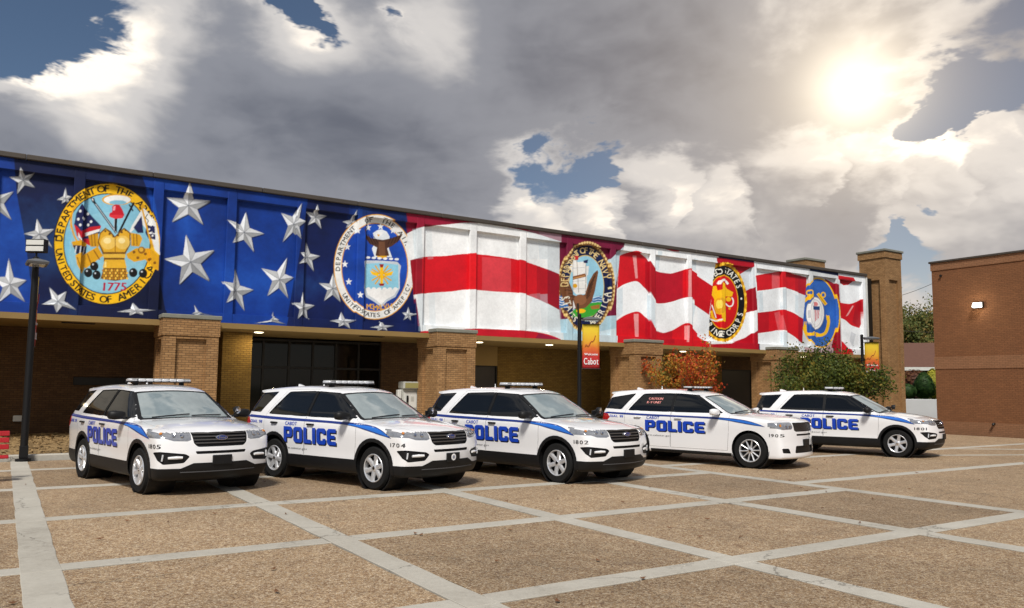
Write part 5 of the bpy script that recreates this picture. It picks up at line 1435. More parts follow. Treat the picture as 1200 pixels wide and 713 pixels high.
    if A: add('rear_low', 'r', [(-1.1, 0.1), (1.1, 0.1), (1.1, 0.52), (-1.1, 0.52)], 'rear_bumper', 0.004, mats=[BLACKP])
    for R in regs: cut_region(bm, R)
    bm.normal_update()
    # vertex normals of the uncut surface
    vn = {v: v.normal.copy() for v in bm.verts}
    groups = {}; body = []
    order = regs
    for f in bm.faces:
        c = f.calc_center_median(); n = f.normal; hit = None
        r2 = min((c.x - ax_f) ** 2, (c.x - ax_r) ** 2) + (c.z - wr - 0.02) ** 2
        if r2 < (ar - 0.002) ** 2 and abs(c.y) > 0.5 and c.z < 1.0: continue
        for R in order:
            if R.part is None: continue
            if not face_ok(R.proj, c, n): continue
            if R.test and not R.test(c): continue
            a, b_ = PT[R.proj]
            if inpoly(R.poly, c[a], c[b_]): hit = R; break
        if hit is None: body.append(f)
        else:
            key = (hit.name, 0 if hit.proj != 's' else (1 if c.y > 0 else -1)); groups.setdefault(key, (hit, []))[1].append(f)
    for key, (R, fs) in groups.items():          # stray slivers of trim go back to the body
        if R.part not in ('pillar_trim', 'bonnet', 'headlight', 'windscreen_frame', 'taillight', 'door'): continue
        left = set(fs); best = []
        while left:
            st = [left.pop()]; isl = []
            while st:
                f = st.pop(); isl.append(f)
                for e in f.edges:
                    for g_ in e.link_faces:
                        if g_ in left: left.discard(g_); st.append(g_)
            if len(isl) > len(best): best, isl = isl, best
            body.extend(isl)
        fs[:] = best
    # door glass stays with its door: window parts hang from the door
    part_mesh('body', body, 0.0, [PAINT], root, vn)
    made = {}
    for (nm, sd_), (R, fs) in sorted(groups.items(), key=lambda k: (not k[0][0].startswith('door'), k[0])):
        parent = root
        if nm == 'rear_window' and ('door_rear', sd_) in made: parent = made[('door_rear', sd_)]
        if nm == 'front_window' and ('door_front', sd_) in made: parent = made[('door_front', sd_)]
        o = part_mesh(R.part, fs, R.off, R.mats, parent, vn, R.shrink, 0.012 if R.shrink else 0.0)
        made[(nm, sd_)] = o
    bm.free()
    # ---- wheel wells and underbody
    for axx in (ax_f, ax_r):
        for s_ in (-1, 1):
            w = MB(); w.lathe([(ar + 0.004, -0.42), (ar + 0.004, 0.0), (ar + 0.02, 0.0), (ar + 0.02, -0.44), (0.0, -0.44), (0.0, -0.42)], 30, Matrix.Translation((axx, s_ * 0.945, wr + 0.02)) @ Matrix.Rotation(rad(-90 * s_), 4, 'X'), False)
            w.build('wheel_well', BLACKP, root, smooth=False)
    u = MB(); u.box(-2.35, 2.1, -0.48, 0.48, 0.20, 0.30, 0.03); u.tube([(-1.3, -0.35, 0.24), (-2.4, -0.45, 0.26)], 0.05); u.tube([(ax_r, -0.8, wr), (ax_r, 0.8, wr)], 0.06); u.tube([(ax_f, -0.8, wr), (ax_f, 0.8, wr)], 0.05); u.build('underbody', BLACKP, root)
    # ---- wheels
    tM, bM_, rM, hM = wheel_parts(style, wr)
    first = None
    for axx in (ax_f, ax_r):
        for s_ in (-1, 1):
            if first is None:
                w = bM_.build('wheel', BLACKP, root); ty = tM.build('tyre', RUBBER, w, angle=35); ri = rM.build('rim', ALLOY, w, angle=35); hu = hM.build('hub_cap', CHROME, w, angle=35); first = (w, ty, ri, hu)
            else:
                w = first[0].copy(); COL.objects.link(w); w.parent = root
                for ch in first[1:]:
                    c = ch.copy(); COL.objects.link(c); c.parent = w
            w.location = (axx, s_ * (0.835 if A else 0.83), wr)
            w.rotation_euler = (0, rad(13 * (1 if axx > 0 else 3)), 0 if s_ < 0 else math.pi)
    # ---- grille bars, badge, plate
    def front_x(y, z):
        h_ = bvh.ray_cast(Vector((4, y, z)), Vector((-1, 0, 0))); return h_[0].x if h_[0] is not None else 2.3
    def bow_bar(y0, y1, zc, hh, dep, inset, n=15):
        b = MB(); vs = []; fs = []
        for k in range(n + 1):
            y = y0 + (y1 - y0) * k / n
            xf = front_x(y, zc) - inset
            for dz, dx in ((-hh, -dep), (-hh, 0), (hh, 0), (hh, -dep)): vs.append((xf + dx, y, zc + dz))
        for k in range(n):
            for q in range(4): fs.append((k * 4 + q, k * 4 + (q + 1) % 4, k * 4 + 4 + (q + 1) % 4, k * 4 + 4 + q))
        fs += [(0, 1, 2, 3), (n * 4 + 3, n * 4 + 2, n * 4 + 1, n * 4)]
        return b.add(vs, fs)
    grille = made.get(('grille', 0)); GB = mat('grille_bar', (0.16, 0.16, 0.165), 0.3, 0.7)
    if A:
        for zc, hw in ((0.975, 0.445), (0.925, 0.44), (0.875, 0.43), (0.825, 0.41)): bow_bar(-hw, hw, zc, 0.0085, 0.03, 0.004).build('grille_bar', GB, grille)
        ox, oz = front_x(0, 0.90) + 0.004, 0.905
        e = MB(); e.lathe([(0.0, 0.016), (0.094, 0.013), (0.104, 0.0), (0.104, -0.02)], 30, Matrix.Translation((ox, 0, oz)) @ Matrix.Rotation(rad(90), 4, 'Y') @ Matrix.Diagonal((0.42, 1, 1, 1))); em = e.build('emblem', CHROME, grille, angle=40)
        e = MB(); e.lathe([(0.0, 0.019), (0.084, 0.017), (0.088, 0.012)], 30, Matrix.Translation((ox, 0, oz)) @ Matrix.Rotation(rad(90), 4, 'Y') @ Matrix.Diagonal((0.40, 1, 1, 1))); e.build('emblem_field', mat('emblem_blue', (0.02, 0.05, 0.2), 0.25, coat=0.5), em)
        tx, tw = text_tris('Ford', 0.036, 0.115); b = MB()
        for v, tr in tx: b.add([(ox + 0.0215, v_[0] - tw / 2, oz - 0.017 + v_[1]) for v_ in v], [tuple(t_) for t_ in tr])
        b.build('emblem_script', CHROME, em, fix=False)
    else:
        for k in range(7): bow_bar(-0.47 + abs(k - 3) * 0.004, 0.47 - abs(k - 3) * 0.004, 0.855 + k * 0.025, 0.0045, 0.02, 0.012).build('grille_bar', GB, grille)
    # headlamp innards: bright reflectors and an amber side marker
    for s_ in (-1, 1):
        lampo = made.get(('headlight0' if s_ > 0 else 'headlight1', 0))
        if lampo is None: continue
        for y_, z_, r_, m in ((0.60, 0.945, 0.036, CHROME), (0.71, 0.95, 0.034, CHROME), (0.87, 0.975, 0.030, AMBER)):
            zz = z_ - (0.0 if A else 0.005); x_ = front_x(y_ * s_, zz)
            nb = bvh.ray_cast(Vector((4, y_ * s_, zz)), Vector((-1, 0, 0)))
            q = MB(); q.lathe([(0.0, 0.004), (r_ * 0.5, 0.006), (r_, 0.010), (r_ * 1.08, 0.0)], 16, Matrix.Translation((x_, y_ * s_, zz)) @ (nb[1].to_track_quat('Z', 'Y').to_matrix().to_4x4() if nb[1] is not None else Matrix.Identity(4)) @ Matrix.Diagonal((0.8, 1, 1, 1)))
            q.build('reflector', m, lampo, angle=40)
        if A:
            fgo = made.get(('fog0' if s_ > 0 else 'fog1', 0))
            pts = [(0.865, 0.655), (0.875, 0.555)]
            b = MB(); b.tube([(front_x(y_ * s_, z_) + 0.002, y_ * s_, z_) for y_, z_ in pts], 0.014, 8); b.build('fog_lamp', CLEARL, fgo or root)
            b = MB(); q = [(0.60, 0.605), (0.68, 0.605), (0.80, 0.60)]; b.tube([(front_x(y_ * s_, z_) + 0.0, y_ * s_, z_) for y_, z_ in q], [0.02, 0.026, 0.02], 8); b.build('fog_bezel', PAINT, fgo or root)
    # lip line under the black bumper
    if A:
        bow_bar(-0.62, 0.62, 0.375, 0.007, 0.02, -0.012).build('bumper_lip', mat('grey_lip', (0.09, 0.09, 0.095), 0.35, 0.3), made.get(('front_bumper', 0), root))
    pz, ph = (0.555, 0.075) if A else (0.585, 0.075)
    px_ = front_x(0, pz) + 0.01
    b = MB(); b.box(px_ - 0.02, px_ + 0.012, -0.16, 0.16, pz - ph, pz + ph, 0.008); plate = b.build('plate_bracket', BLACKP, root)
    # ---- mirrors
    for s_ in (-1, 1):
        my = s_ * 0.97
        b = MB()
        prof = [(0.80, 1.20, 0.10), (0.78, 1.215, 0.155)]
        vs = []; fs = []
        secs = [(0.0, 0.055, 0.05), (0.05, 0.075, 0.068), (0.16, 0.085, 0.078), (0.23, 0.07, 0.066), (0.255, 0.035, 0.04)]
        for dy, rx, rz in secs:
            for k in range(14):
                a = 2 * math.pi * k / 14; ex = math.copysign(abs(math.cos(a)) ** 0.7, math.cos(a)); ez = math.copysign(abs(math.sin(a)) ** 0.7, math.sin(a))
                vs.append((0.74 + rx * ex + (0.03 - dy * 0.12), my + s_ * (0.02 + dy), 1.235 + rz * ez))
        n_ = len(secs)
        for q in range(n_ - 1):
            for k in range(14): fs.append((q * 14 + k, q * 14 + (k + 1) % 14, (q + 1) * 14 + (k + 1) % 14, (q + 1) * 14 + k))
        fs += [tuple(range(14)), tuple(range((n_ - 1) * 14, n_ * 14))]
        b.add(vs, fs)
        mo = b.build('wing_mirror', BLACKP if A else PAINT, root, angle=50)
        st = MB(); st.box(0.72, 0.80, min(my - s_ * 0.09, my + s_ * 0.06), max(my - s_ * 0.09, my + s_ * 0.06), 1.165, 1.205, 0.012); st.build('mirror_stalk', BLACKP, mo)
        gl = MB(); gl.box(0.668, 0.672, min(my + s_ * .05, my + s_ * .23), max(my + s_ * .05, my + s_ * .23), 1.185, 1.285, 0.001); gl.build('mirror_glass', CHROME, mo)
    # ---- door handles
    def side_y(x, z, s_):
        h_ = bvh.ray_cast(Vector((x, 3 * s_, z)), Vector((0, -s_, 0))); return h_[0].y if h_[0] is not None else s_ * 0.97
    for s_ in (-1, 1):
        for dn, x_ in (('door_front', -0.28), ('door_rear', -1.42)):
            z_ = 1.045 if A else 1.06; y_ = side_y(x_, z_, s_)
            b = MB(); b.tube([(x_ - 0.10, y_, z_), (x_ - 0.08, y_ + s_ * 0.028, z_), (x_ + 0.08, y_ + s_ * 0.028, z_), (x_ + 0.10, y_, z_)], [0.012, 0.017, 0.017, 0.012], 8)
            b.build('door_handle', BLACKP if A else PAINT, made.get((dn, s_), root))
    # ---- roof: light bar, rails, fins
    def top_z(x, y):
        h_ = bvh.ray_cast(Vector((x, y, 3)), Vector((0, 0, -1))); return h_[0].z if h_[0] is not None else 1.75
    lx = -0.42 if A else -0.25
    zt = top_z(lx, 0)
    lb = MB(); lb.box(lx - 0.13, lx + 0.13, -0.56, 0.56, zt + 0.033, zt + 0.048, 0.006); bar = lb.build('light_bar', BLACKP, root)
    hb = 0.048 if A else 0.032
    for k in range(8):
        y0 = -0.56 + k * 0.14
        l = MB(); l.box(lx - 0.14 + (0.03 if k in (0, 7) else 0), lx + 0.14 - (0.03 if k in (0, 7) else 0), y0 + 0.002, y0 + 0.138, zt + 0.0485, zt + 0.0485 + hb, 0.014); l.build('lens', CLEARL, bar, angle=40)
    l = MB(); l.box(lx - 0.12, lx + 0.12, -0.53, 0.53, zt + 0.0487 + hb, zt + 0.055 + hb, 0.004); l.build('bar_top', STEELW, bar)
    for y_ in (-0.42, 0.42):
        l = MB(); zz = top_z(lx, y_); l.box(lx - 0.06, lx + 0.06, y_ - 0.03, y_ + 0.03, zz - 0.01, zt + 0.0325, 0.01); l.build('bar_foot', BLACKP, bar)
    # shark fin and stub aerials
    fx_ = -1.9; zf = top_z(fx_, 0.0)
    b = MB(); b.prism([(fx_ - 0.12, zf - 0.01), (fx_ + 0.13, zf - 0.01), (fx_ + 0.02, zf + 0.035), (fx_ - 0.09, zf + 0.062), (fx_ - 0.11, zf + 0.05)], -0.02, 0.02, 'y'); b.build('roof_aerial', PAINT, root)
    fx_ = -1.35; zf = top_z(fx_, 0.0)
    b = MB(); b.lathe([(0.025, -0.005), (0.02, 0.012), (0.009, 0.02), (0.008, 0.075), (0.0, 0.08)], 10, Matrix.Translation((fx_, 0.12, zf))); b.build('roof_aerial', WHITEV, root)
    # rear roof spoiler
    b = MB(); vs = []; fs = []
    for k in range(13):
        y = -0.60 + 1.2 * k / 12; xe = -2.47 + 0.12 * y * y; zz = top_z(-2.28 + 0.1 * y * y, y)
        vs += [(-2.20, y, zz + 0.012), (xe, y, zz - 0.012), (xe, y, zz - 0.042), (-2.30, y, zz - 0.07)]
    for k in range(12):
        for q in range(4): fs.append((k * 4 + q, k * 4 + (q + 1) % 4, k * 4 + 4 + (q + 1) % 4, k * 4 + 4 + q))
    fs += [(0, 1, 2, 3), (51, 50, 49, 48)]
    b.add(vs, fs); b.build('spoiler', PAINT, root, angle=30)
    # spot lamp on the far windscreen pillar
    sx, sy, sz = (0.96, 0.90, 1.30) if A else (1.0, 0.88, 1.33)
    Ms = Matrix.Translation((sx, sy, sz)) @ Matrix.Rotation(rad(20), 4, 'Z') @ Matrix.Rotation(rad(100), 4, 'Y')
    b = MB(); b.lathe([(0.0, -0.075), (0.038, -0.066), (0.062, -0.03), (0.068, 0.02), (0.064, 0.032)], 18, Ms); sp = b.build('spot_lamp', BLACKP, root, angle=40)
    b = MB(); b.lathe([(0.0, 0.010), (0.045, 0.018), (0.0625, 0.030), (0.064, 0.026)], 18, Ms); b.build('spot_lens', CHROME, sp, angle=50)
    b = MB(); b.tube([(sx - 0.03, sy - 0.01, sz - 0.05), (sx - 0.10, sy - 0.06, sz - 0.14)], 0.013, 8); b.build('spot_arm', BLACKP, sp)
    # wipers
    for y0, y1 in ((-0.62, 0.0), (0.02, 0.60)):
        b = MB(); pts = []
        for k in range(7):
            y = y0 + (y1 - y0) * k / 6; x = 1.075 - 0.24 * y * y - 0.05 * (k / 6) + (0.04 if not A else 0); pts.append((x, y, top_z(x, y) + 0.012))
        b.tube(pts, 0.009, 6); b.build('wiper', BLACKP, root)
    # ---- livery
    for s_ in (-1, 1):
        if A:
            low = curve([(-2.46, 1.13), (-1.5, 1.105), (-0.5, 1.095), (0.4, 1.085), (0.9, 1.055), (1.25, 1.00), (1.55, 0.945), (1.88, 0.885)], 6)
            upc = curve([(1.88, 0.885), (1.70, 0.99), (1.5, 1.055), (1.25, 1.09), (0.9, 1.115), (0.4, 1.125), (-0.5, 1.14), (-1.5, 1.155), (-2.46, 1.175)], 6)
            inn_l = curve([(0.75, 1.079), (1.0, 1.054), (1.25, 1.018), (1.55, 0.962), (1.84, 0.904)], 6); inn_u = curve([(1.84, 0.904), (1.68, 0.985), (1.5, 1.042), (1.25, 1.074), (0.75, 1.093)], 6)
        else:
            low = curve([(-2.50, 1.125), (-1.5, 1.10), (-0.5, 1.09), (0.4, 1.08), (0.9, 1.055), (1.25, 1.01), (1.55, 0.97), (1.90, 0.935)], 6)
            upc = curve([(1.90, 0.935), (1.72, 1.00), (1.5, 1.055), (1.25, 1.09), (0.9, 1.11), (0.4, 1.12), (-0.5, 1.13), (-1.5, 1.145), (-2.50, 1.165)], 6)
            inn_l = curve([(0.75, 1.079), (1.0, 1.056), (1.25, 1.026), (1.55, 0.985), (1.85, 0.948)], 6); inn_u = curve([(1.85, 0.948), (1.70, 0.995), (1.5, 1.04), (1.25, 1.072), (0.75, 1.093)], 6)
        st = decal('stripe', [([low + upc[1:-1]], [])], s_, bvh, 0.005, mat('stripe_navy', (0.010, 0.03, 0.20), 0.35, coat=0.0), root, step=0.03)
        decal('stripe_inlay', [([inn_l + inn_u[1:-1]], [])], s_, bvh, 0.0085, BLUEL, st, step=0.03)
        # words read left to right from outside: on the right side x grows forward
        W, H, x0, z0 = (1.56, 0.29, -1.10, 0.695) if A else (1.62, 0.26, -1.20, 0.735)
        flip = (lambda x: x) if s_ < 0 else (lambda x: -x + 2 * (x0 + W / 2))
        def fl(polys, dx=0, dz=0): return [([[(flip(a + dx), b_ + dz) for a, b_ in p] for p in o], [[(flip(a + dx), b_ + dz) for a, b_ in p] for p in hl_]) for o, hl_ in polys]
        pw = block_word('POLICE', x0, z0, W, H)
        sh = decal('lettering_shadow', fl(pw, 0.026, -0.022), s_, bvh, 0.0030, BLACKV, root)
        decal('lettering', fl(pw), s_, bvh, 0.0055, BLUEV, root)
        def line(s, x, z, h_, w_, m, nm='lettering', bold=True, y_off=0.0055):
            tx, tw = text_tris(s, h_, w_)
            f2 = (lambda q: q) if s_ < 0 else (lambda q: -q + 2 * (x0 + W / 2))
            so = [(np.stack([[f2(x + p[0]) for p in v], [z + p[1] for p in v]], 1), tr) for v, tr in tx]
            if bold: so += [(v + [0.007 * (1 if s_ < 0 else -1), 0.0], tr) for v, tr in so]
            decal(nm, None, s_, bvh, y_off, m, root, tris=so)
        line('CABOT', x0 + 0.04, z0 + H + 0.025, 0.068, 0.36, BLUEV)
        line('DIAL 911', -2.28, 1.02 if A else 1.03, 0.058, 0.42, BLUEV)
        line('www.cabotar.gov', x0 - 0.02, z0 - 0.125, 0.040, 0.74, BLACKV, bold=False)
        if not A:
            line('CAUTION', -1.22, 1.49, 0.055, 0.40, PINKV, y_off=-0.004); line('K-9 UNIT', -1.24, 1.40, 0.055, 0.40, PINKV, y_off=-0.004)
    root['bvh'] = style
    return root, bvh, plate
def fleet_number(root, bvh, s, style):
    x0, z0 = (1.86, 0.745) if style == 'a' else (1.98, 0.72)
    for s_ in (-1,):
        tx, tw = text_tris(s, 0.066, 0.28, gap=0.2)
        so = [(np.stack([[x0 + p[0] for p in v], [z0 + p[1] for p in v]], 1), tr) for v, tr in tx]
        so += [(v + [0.004, 0], tr) for v, tr in so]
        decal('fleet_number', None, s_, bvh, 0.006, BLACKV, root, tris=so)
def copy_tree(o, parent=None):
    c = o.copy(); COL.objects.link(c); c.parent = parent
    for ch in list(o.children):
        copy_tree(ch, c)
    return c
rootA, bvhA, plateA = build_vehicle('a')
rootB, bvhB, plateB = build_vehicle('b')
for r in (rootA, rootB):
    del r['bvh']
bpy.context.view_layer.update()
CARS = [  # x, y, heading deg, style, number, label
    (2.56, 15.75, -78.0, 'a', '1805', 'white police utility vehicle numbered 1805, beside the black lamp post'),
    (5.84, 14.40, -71.5, 'a', '1704', 'white police utility vehicle numbered 1704 with a round seal on its front plate'),
    (9.38, 13.68, -77.5, 'a', '1802', 'white police utility vehicle numbered 1802, between 1704 and the one with caution lettering'),
    (14.72, 13.95, -74.0, 'b', '1905', 'white police utility vehicle numbered 1905 with pink caution lettering and white mirrors'),
    (20.57, 14.0, -71.0, 'a', '1801', 'white police utility vehicle parked next to the red-brown brick building'),
]
car_objs = []
usedA = usedB = False
for x, y, h_, sty, num, lab in CARS:
    if sty == 'a':
        r = copy_tree(rootA) if usedA else rootA; usedA = True
    else: r = rootB
    car_objs.append(r)
for r, (x, y, h_, sty, num, lab) in zip(car_objs, CARS):
    r.location = (x, y, 0.004); r.rotation_euler = (0, 0, rad(h_))
    tag(r, lab, 'police car', 'police vehicles parked in a row')
    fleet_number(r, bvhA if sty == 'a' else bvhB, num, sty)
# round seal on the plate of 1704
def seal_on(r):
    x = 2.395 + 0.008
    b = MB(); b.lathe([(0.0, 0.004), (0.056, 0.004), (0.06, 0.0)], 26, Matrix.Translation((x, 0, 0.555)) @ Matrix.Rotation(rad(90), 4, 'Y')); s = b.build('plate_seal', WHITEV, r)
    b = MB(); b.lathe([(0.0, 0.006), (0.030, 0.006), (0.032, 0.003)], 20, Matrix.Translation((x, 0, 0.555)) @ Matrix.Rotation(rad(90), 4, 'Y')); b.build('seal_centre', mat('seal_grey', (0.25, 0.27, 0.33), 0.4), s)
seal_on(car_objs[1])
# ------------------------------------------------------------------ foliage
def leaf_mat(name, stops):
    def f(t, b, tc):
        at = t.add('ShaderNodeAttribute', attribute_name='tone')
        t.l.new(t.ramp(at.outputs['Fac'], stops), b.inputs['Base Color'])
        b.inputs['Roughness'].default_value = 0.6; b.inputs['Specular IOR Level'].default_value = 0.25
        tr = t.add('ShaderNodeBsdfTranslucent'); t.l.new(t.ramp(at.outputs['Fac'], stops), tr.inputs[0])
        mx = t.add('ShaderNodeMixShader'); mx.inputs[0].default_value = 0.25
        out = t.n['Material Output']; t.l.new(b.outputs[0], mx.inputs[1]); t.l.new(tr.outputs[0], mx.inputs[2]); t.l.new(mx.outputs[0], out.inputs[0])
    return mat(name, build=f)
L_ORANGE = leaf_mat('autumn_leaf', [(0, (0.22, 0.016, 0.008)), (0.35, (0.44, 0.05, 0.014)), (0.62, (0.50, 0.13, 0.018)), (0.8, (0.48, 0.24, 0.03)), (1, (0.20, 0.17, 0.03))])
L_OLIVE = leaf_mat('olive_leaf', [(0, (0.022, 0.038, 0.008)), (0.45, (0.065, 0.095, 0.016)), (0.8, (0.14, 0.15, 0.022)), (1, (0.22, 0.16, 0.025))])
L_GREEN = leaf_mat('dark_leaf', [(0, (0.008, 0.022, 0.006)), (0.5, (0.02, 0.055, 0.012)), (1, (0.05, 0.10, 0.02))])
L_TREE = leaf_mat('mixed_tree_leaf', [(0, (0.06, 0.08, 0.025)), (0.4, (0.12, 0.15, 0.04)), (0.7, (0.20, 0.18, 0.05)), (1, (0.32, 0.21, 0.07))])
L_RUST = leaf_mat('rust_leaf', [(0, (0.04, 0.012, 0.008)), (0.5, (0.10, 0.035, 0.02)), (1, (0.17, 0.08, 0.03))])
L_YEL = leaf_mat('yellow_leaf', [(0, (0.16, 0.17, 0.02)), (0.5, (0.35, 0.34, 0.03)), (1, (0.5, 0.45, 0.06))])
BARK = mat('bark', (0.13, 0.09, 0.06), 0.9, var=0.4, vscale=9, bump=0.6, bscale=30)
def leaves(name, P, size, m, parent, seed, bias=None):
    """P: (n,3) leaf positions; every leaf a bent diamond of its own direction"""
    r = np.random.RandomState(seed); n = len(P)
    d = r.randn(n, 3); d /= np.linalg.norm(d, axis=1)[:, None]
    u = np.cross(d, r.randn(n, 3)); u /= np.linalg.norm(u, axis=1)[:, None]; w = np.cross(d, u)
    s = size * r.uniform(0.6, 1.35, n)[:, None]
    V = np.stack([P - u * s, P + w * s * 0.55 + d * s * 0.12, P + u * s, P - w * s * 0.55 + d * s * 0.12], 1).reshape(-1, 3)
    F = np.arange(4 * n).reshape(n, 4)
    me = bpy.data.meshes.new(name); me.vertices.add(4 * n); me.vertices.foreach_set('co', V.astype(np.float32).ravel())
    me.loops.add(4 * n); me.loops.foreach_set('vertex_index', F.ravel()); me.polygons.add(n)
    me.polygons.foreach_set('loop_start', np.arange(n) * 4); me.polygons.foreach_set('loop_total', np.full(n, 4)); me.update()
    tone = np.clip((bias if bias is not None else 0.5) + r.randn(n) * 0.22, 0, 1)
    a = me.attributes.new('tone', 'FLOAT', 'POINT'); a.data.foreach_set('value', np.repeat(tone, 4).astype(np.float32))
    me.materials.append(m)
    return link(name, me, parent)
def grow(root, base, h, spread, levels, nstem, seed, r0, lean=0.35, gnarl=0.25):
    """branch skeleton -> list of polylines with radii, and tip cloud"""
    r = random.Random(seed); segs = []; tips = []
    def br(p, d, l, rad_, lev):
        pts = [p]; n = 4; q = p.copy(); dd = d.copy()
        for k in range(n):
            dd = (dd + Vector((r.gauss(0, gnarl), r.gauss(0, gnarl), r.gauss(0.05, gnarl * 0.6))) * 0.5).normalized(); q = q + dd * (l / n); pts.append(q.copy())
        segs.append((pts, [rad_ * (1 - 0.5 * k / n) for k in range(n + 1)]))
        if lev <= 1: tips.extend(pts[1:])
        if lev > 0:
            for k in range(r.choice((3, 4))):
                a = r.random() * 6.283; side = Vector((math.cos(a), math.sin(a), r.uniform(-0.1, 0.7)))
                j = r.choice((2, 3, 4)); br(pts[j], (dd * 0.9 + side * spread).normalized(), l * r.uniform(0.55, 0.78), rad_ * 0.55, lev - 1)
    for k in range(nstem):
        a = 6.283 * k / max(1, nstem) + r.random(); d = Vector((math.cos(a) * lean, math.sin(a) * lean, 1)) if nstem > 1 else Vector((0, 0, 1))
        br(Vector(base), d.normalized(), h * r.uniform(0.40, 0.50), r0, levels)
    return segs, tips
def plant(name, label, cat, base, h, spread, levels, nstem, seed, r0, n, size, m, sc=(1, 1, 1), jitter=0.25, group=None, lean=0.35, tone_x=None, wood='trunk'):
    o = tag(empty(name, base), label, cat, group)
    segs, tips = grow(None, (0, 0, 0), h, spread, levels, nstem, seed, r0, lean)
    zmax = max(t.z for t in tips); k = h / zmax
    S = Matrix.Diagonal((sc[0] * k, sc[1] * k, k))
    tr = MB()
    for pts, rs in segs: tr.tube([S @ p for p in pts], rs, 6, cap=False)
    tr.build(wood, BARK, o, smooth=True, fix=False)
    T = np.array([list(S @ t) for t in tips]); r = np.random.RandomState(seed)
    P = T[r.randint(0, len(T), n)] + r.randn(n, 3) * jitter * np.array([1, 1, 0.8])
    P = P[P[:, 2] > 0.15]
    c = r.rand(len(T)); 
    bias = 0.5 + 0.25 * np.sin(P[:, 0] * 2.3 + seed) * np.cos(P[:, 1] * 1.9) + (0 if tone_x is None else tone_x(P))
    leaves('crown', P, size, m, o, seed, bias)
    return o
c = on_y(806, 450, 24.4)
plant('crape_myrtle', 'orange-red autumn crape myrtle bush in front of the brick pillars', 'bush', (c.x, 24.4, 0.1), 3.75, 0.62, 3, 6, 11, 0.035, 8000, 0.058, L_ORANGE, sc=(1.1, 1.1, 1), jitter=0.12, lean=0.42,
      tone_x=lambda P: np.clip(-P[:, 0] * 0.17, -0.35, 0.3), wood='stem')
c = on_y(972, 450, 22.6)
plant('green_bush', 'broad olive green bush below the anchor seal and beside the banner', 'bush', (c.x, 22.6, 0.1), 3.85, 0.8, 3, 7, 5, 0.04, 22000, 0.068, L_OLIVE, sc=(1.18, 1.18, 1), jitter=0.27, lean=0.6, wood='stem')

# ------------------------------------------------------------------ lamp posts
POLE = mat('black_pole', (0.006, 0.006, 0.0065), 0.5, 0.0, spec=0.3, var=0.2)
HEAD = mat('grey_lamp_head', (0.16, 0.165, 0.17), 0.4, 0.4)
def m_banner(t, b, tc):
    sp = t.add('ShaderNodeSeparateXYZ'); t.l.new(tc.outputs['Generated'], sp.inputs[0])
    n = t.noise(tc.outputs['Generated'], 4.0, 4, 0.6)
    z = t.math('ADD', sp.outputs[2], t.math('MULTIPLY_ADD', n, 0.16, -0.08))
    t.l.new(t.ramp(z, [(0.0, (0.30, 0.008, 0.012)), (0.28, (0.50, 0.02, 0.018)), (0.45, (0.62, 0.13, 0.015)), (0.62, (0.70, 0.36, 0.015)), (0.85, (0.74, 0.52, 0.02)), (1.0, (0.70, 0.50, 0.02))]), b.inputs['Base Color'])
    b.inputs['Roughness'].default_value = 0.7
BANNER = mat('banner_cloth', build=m_banner)
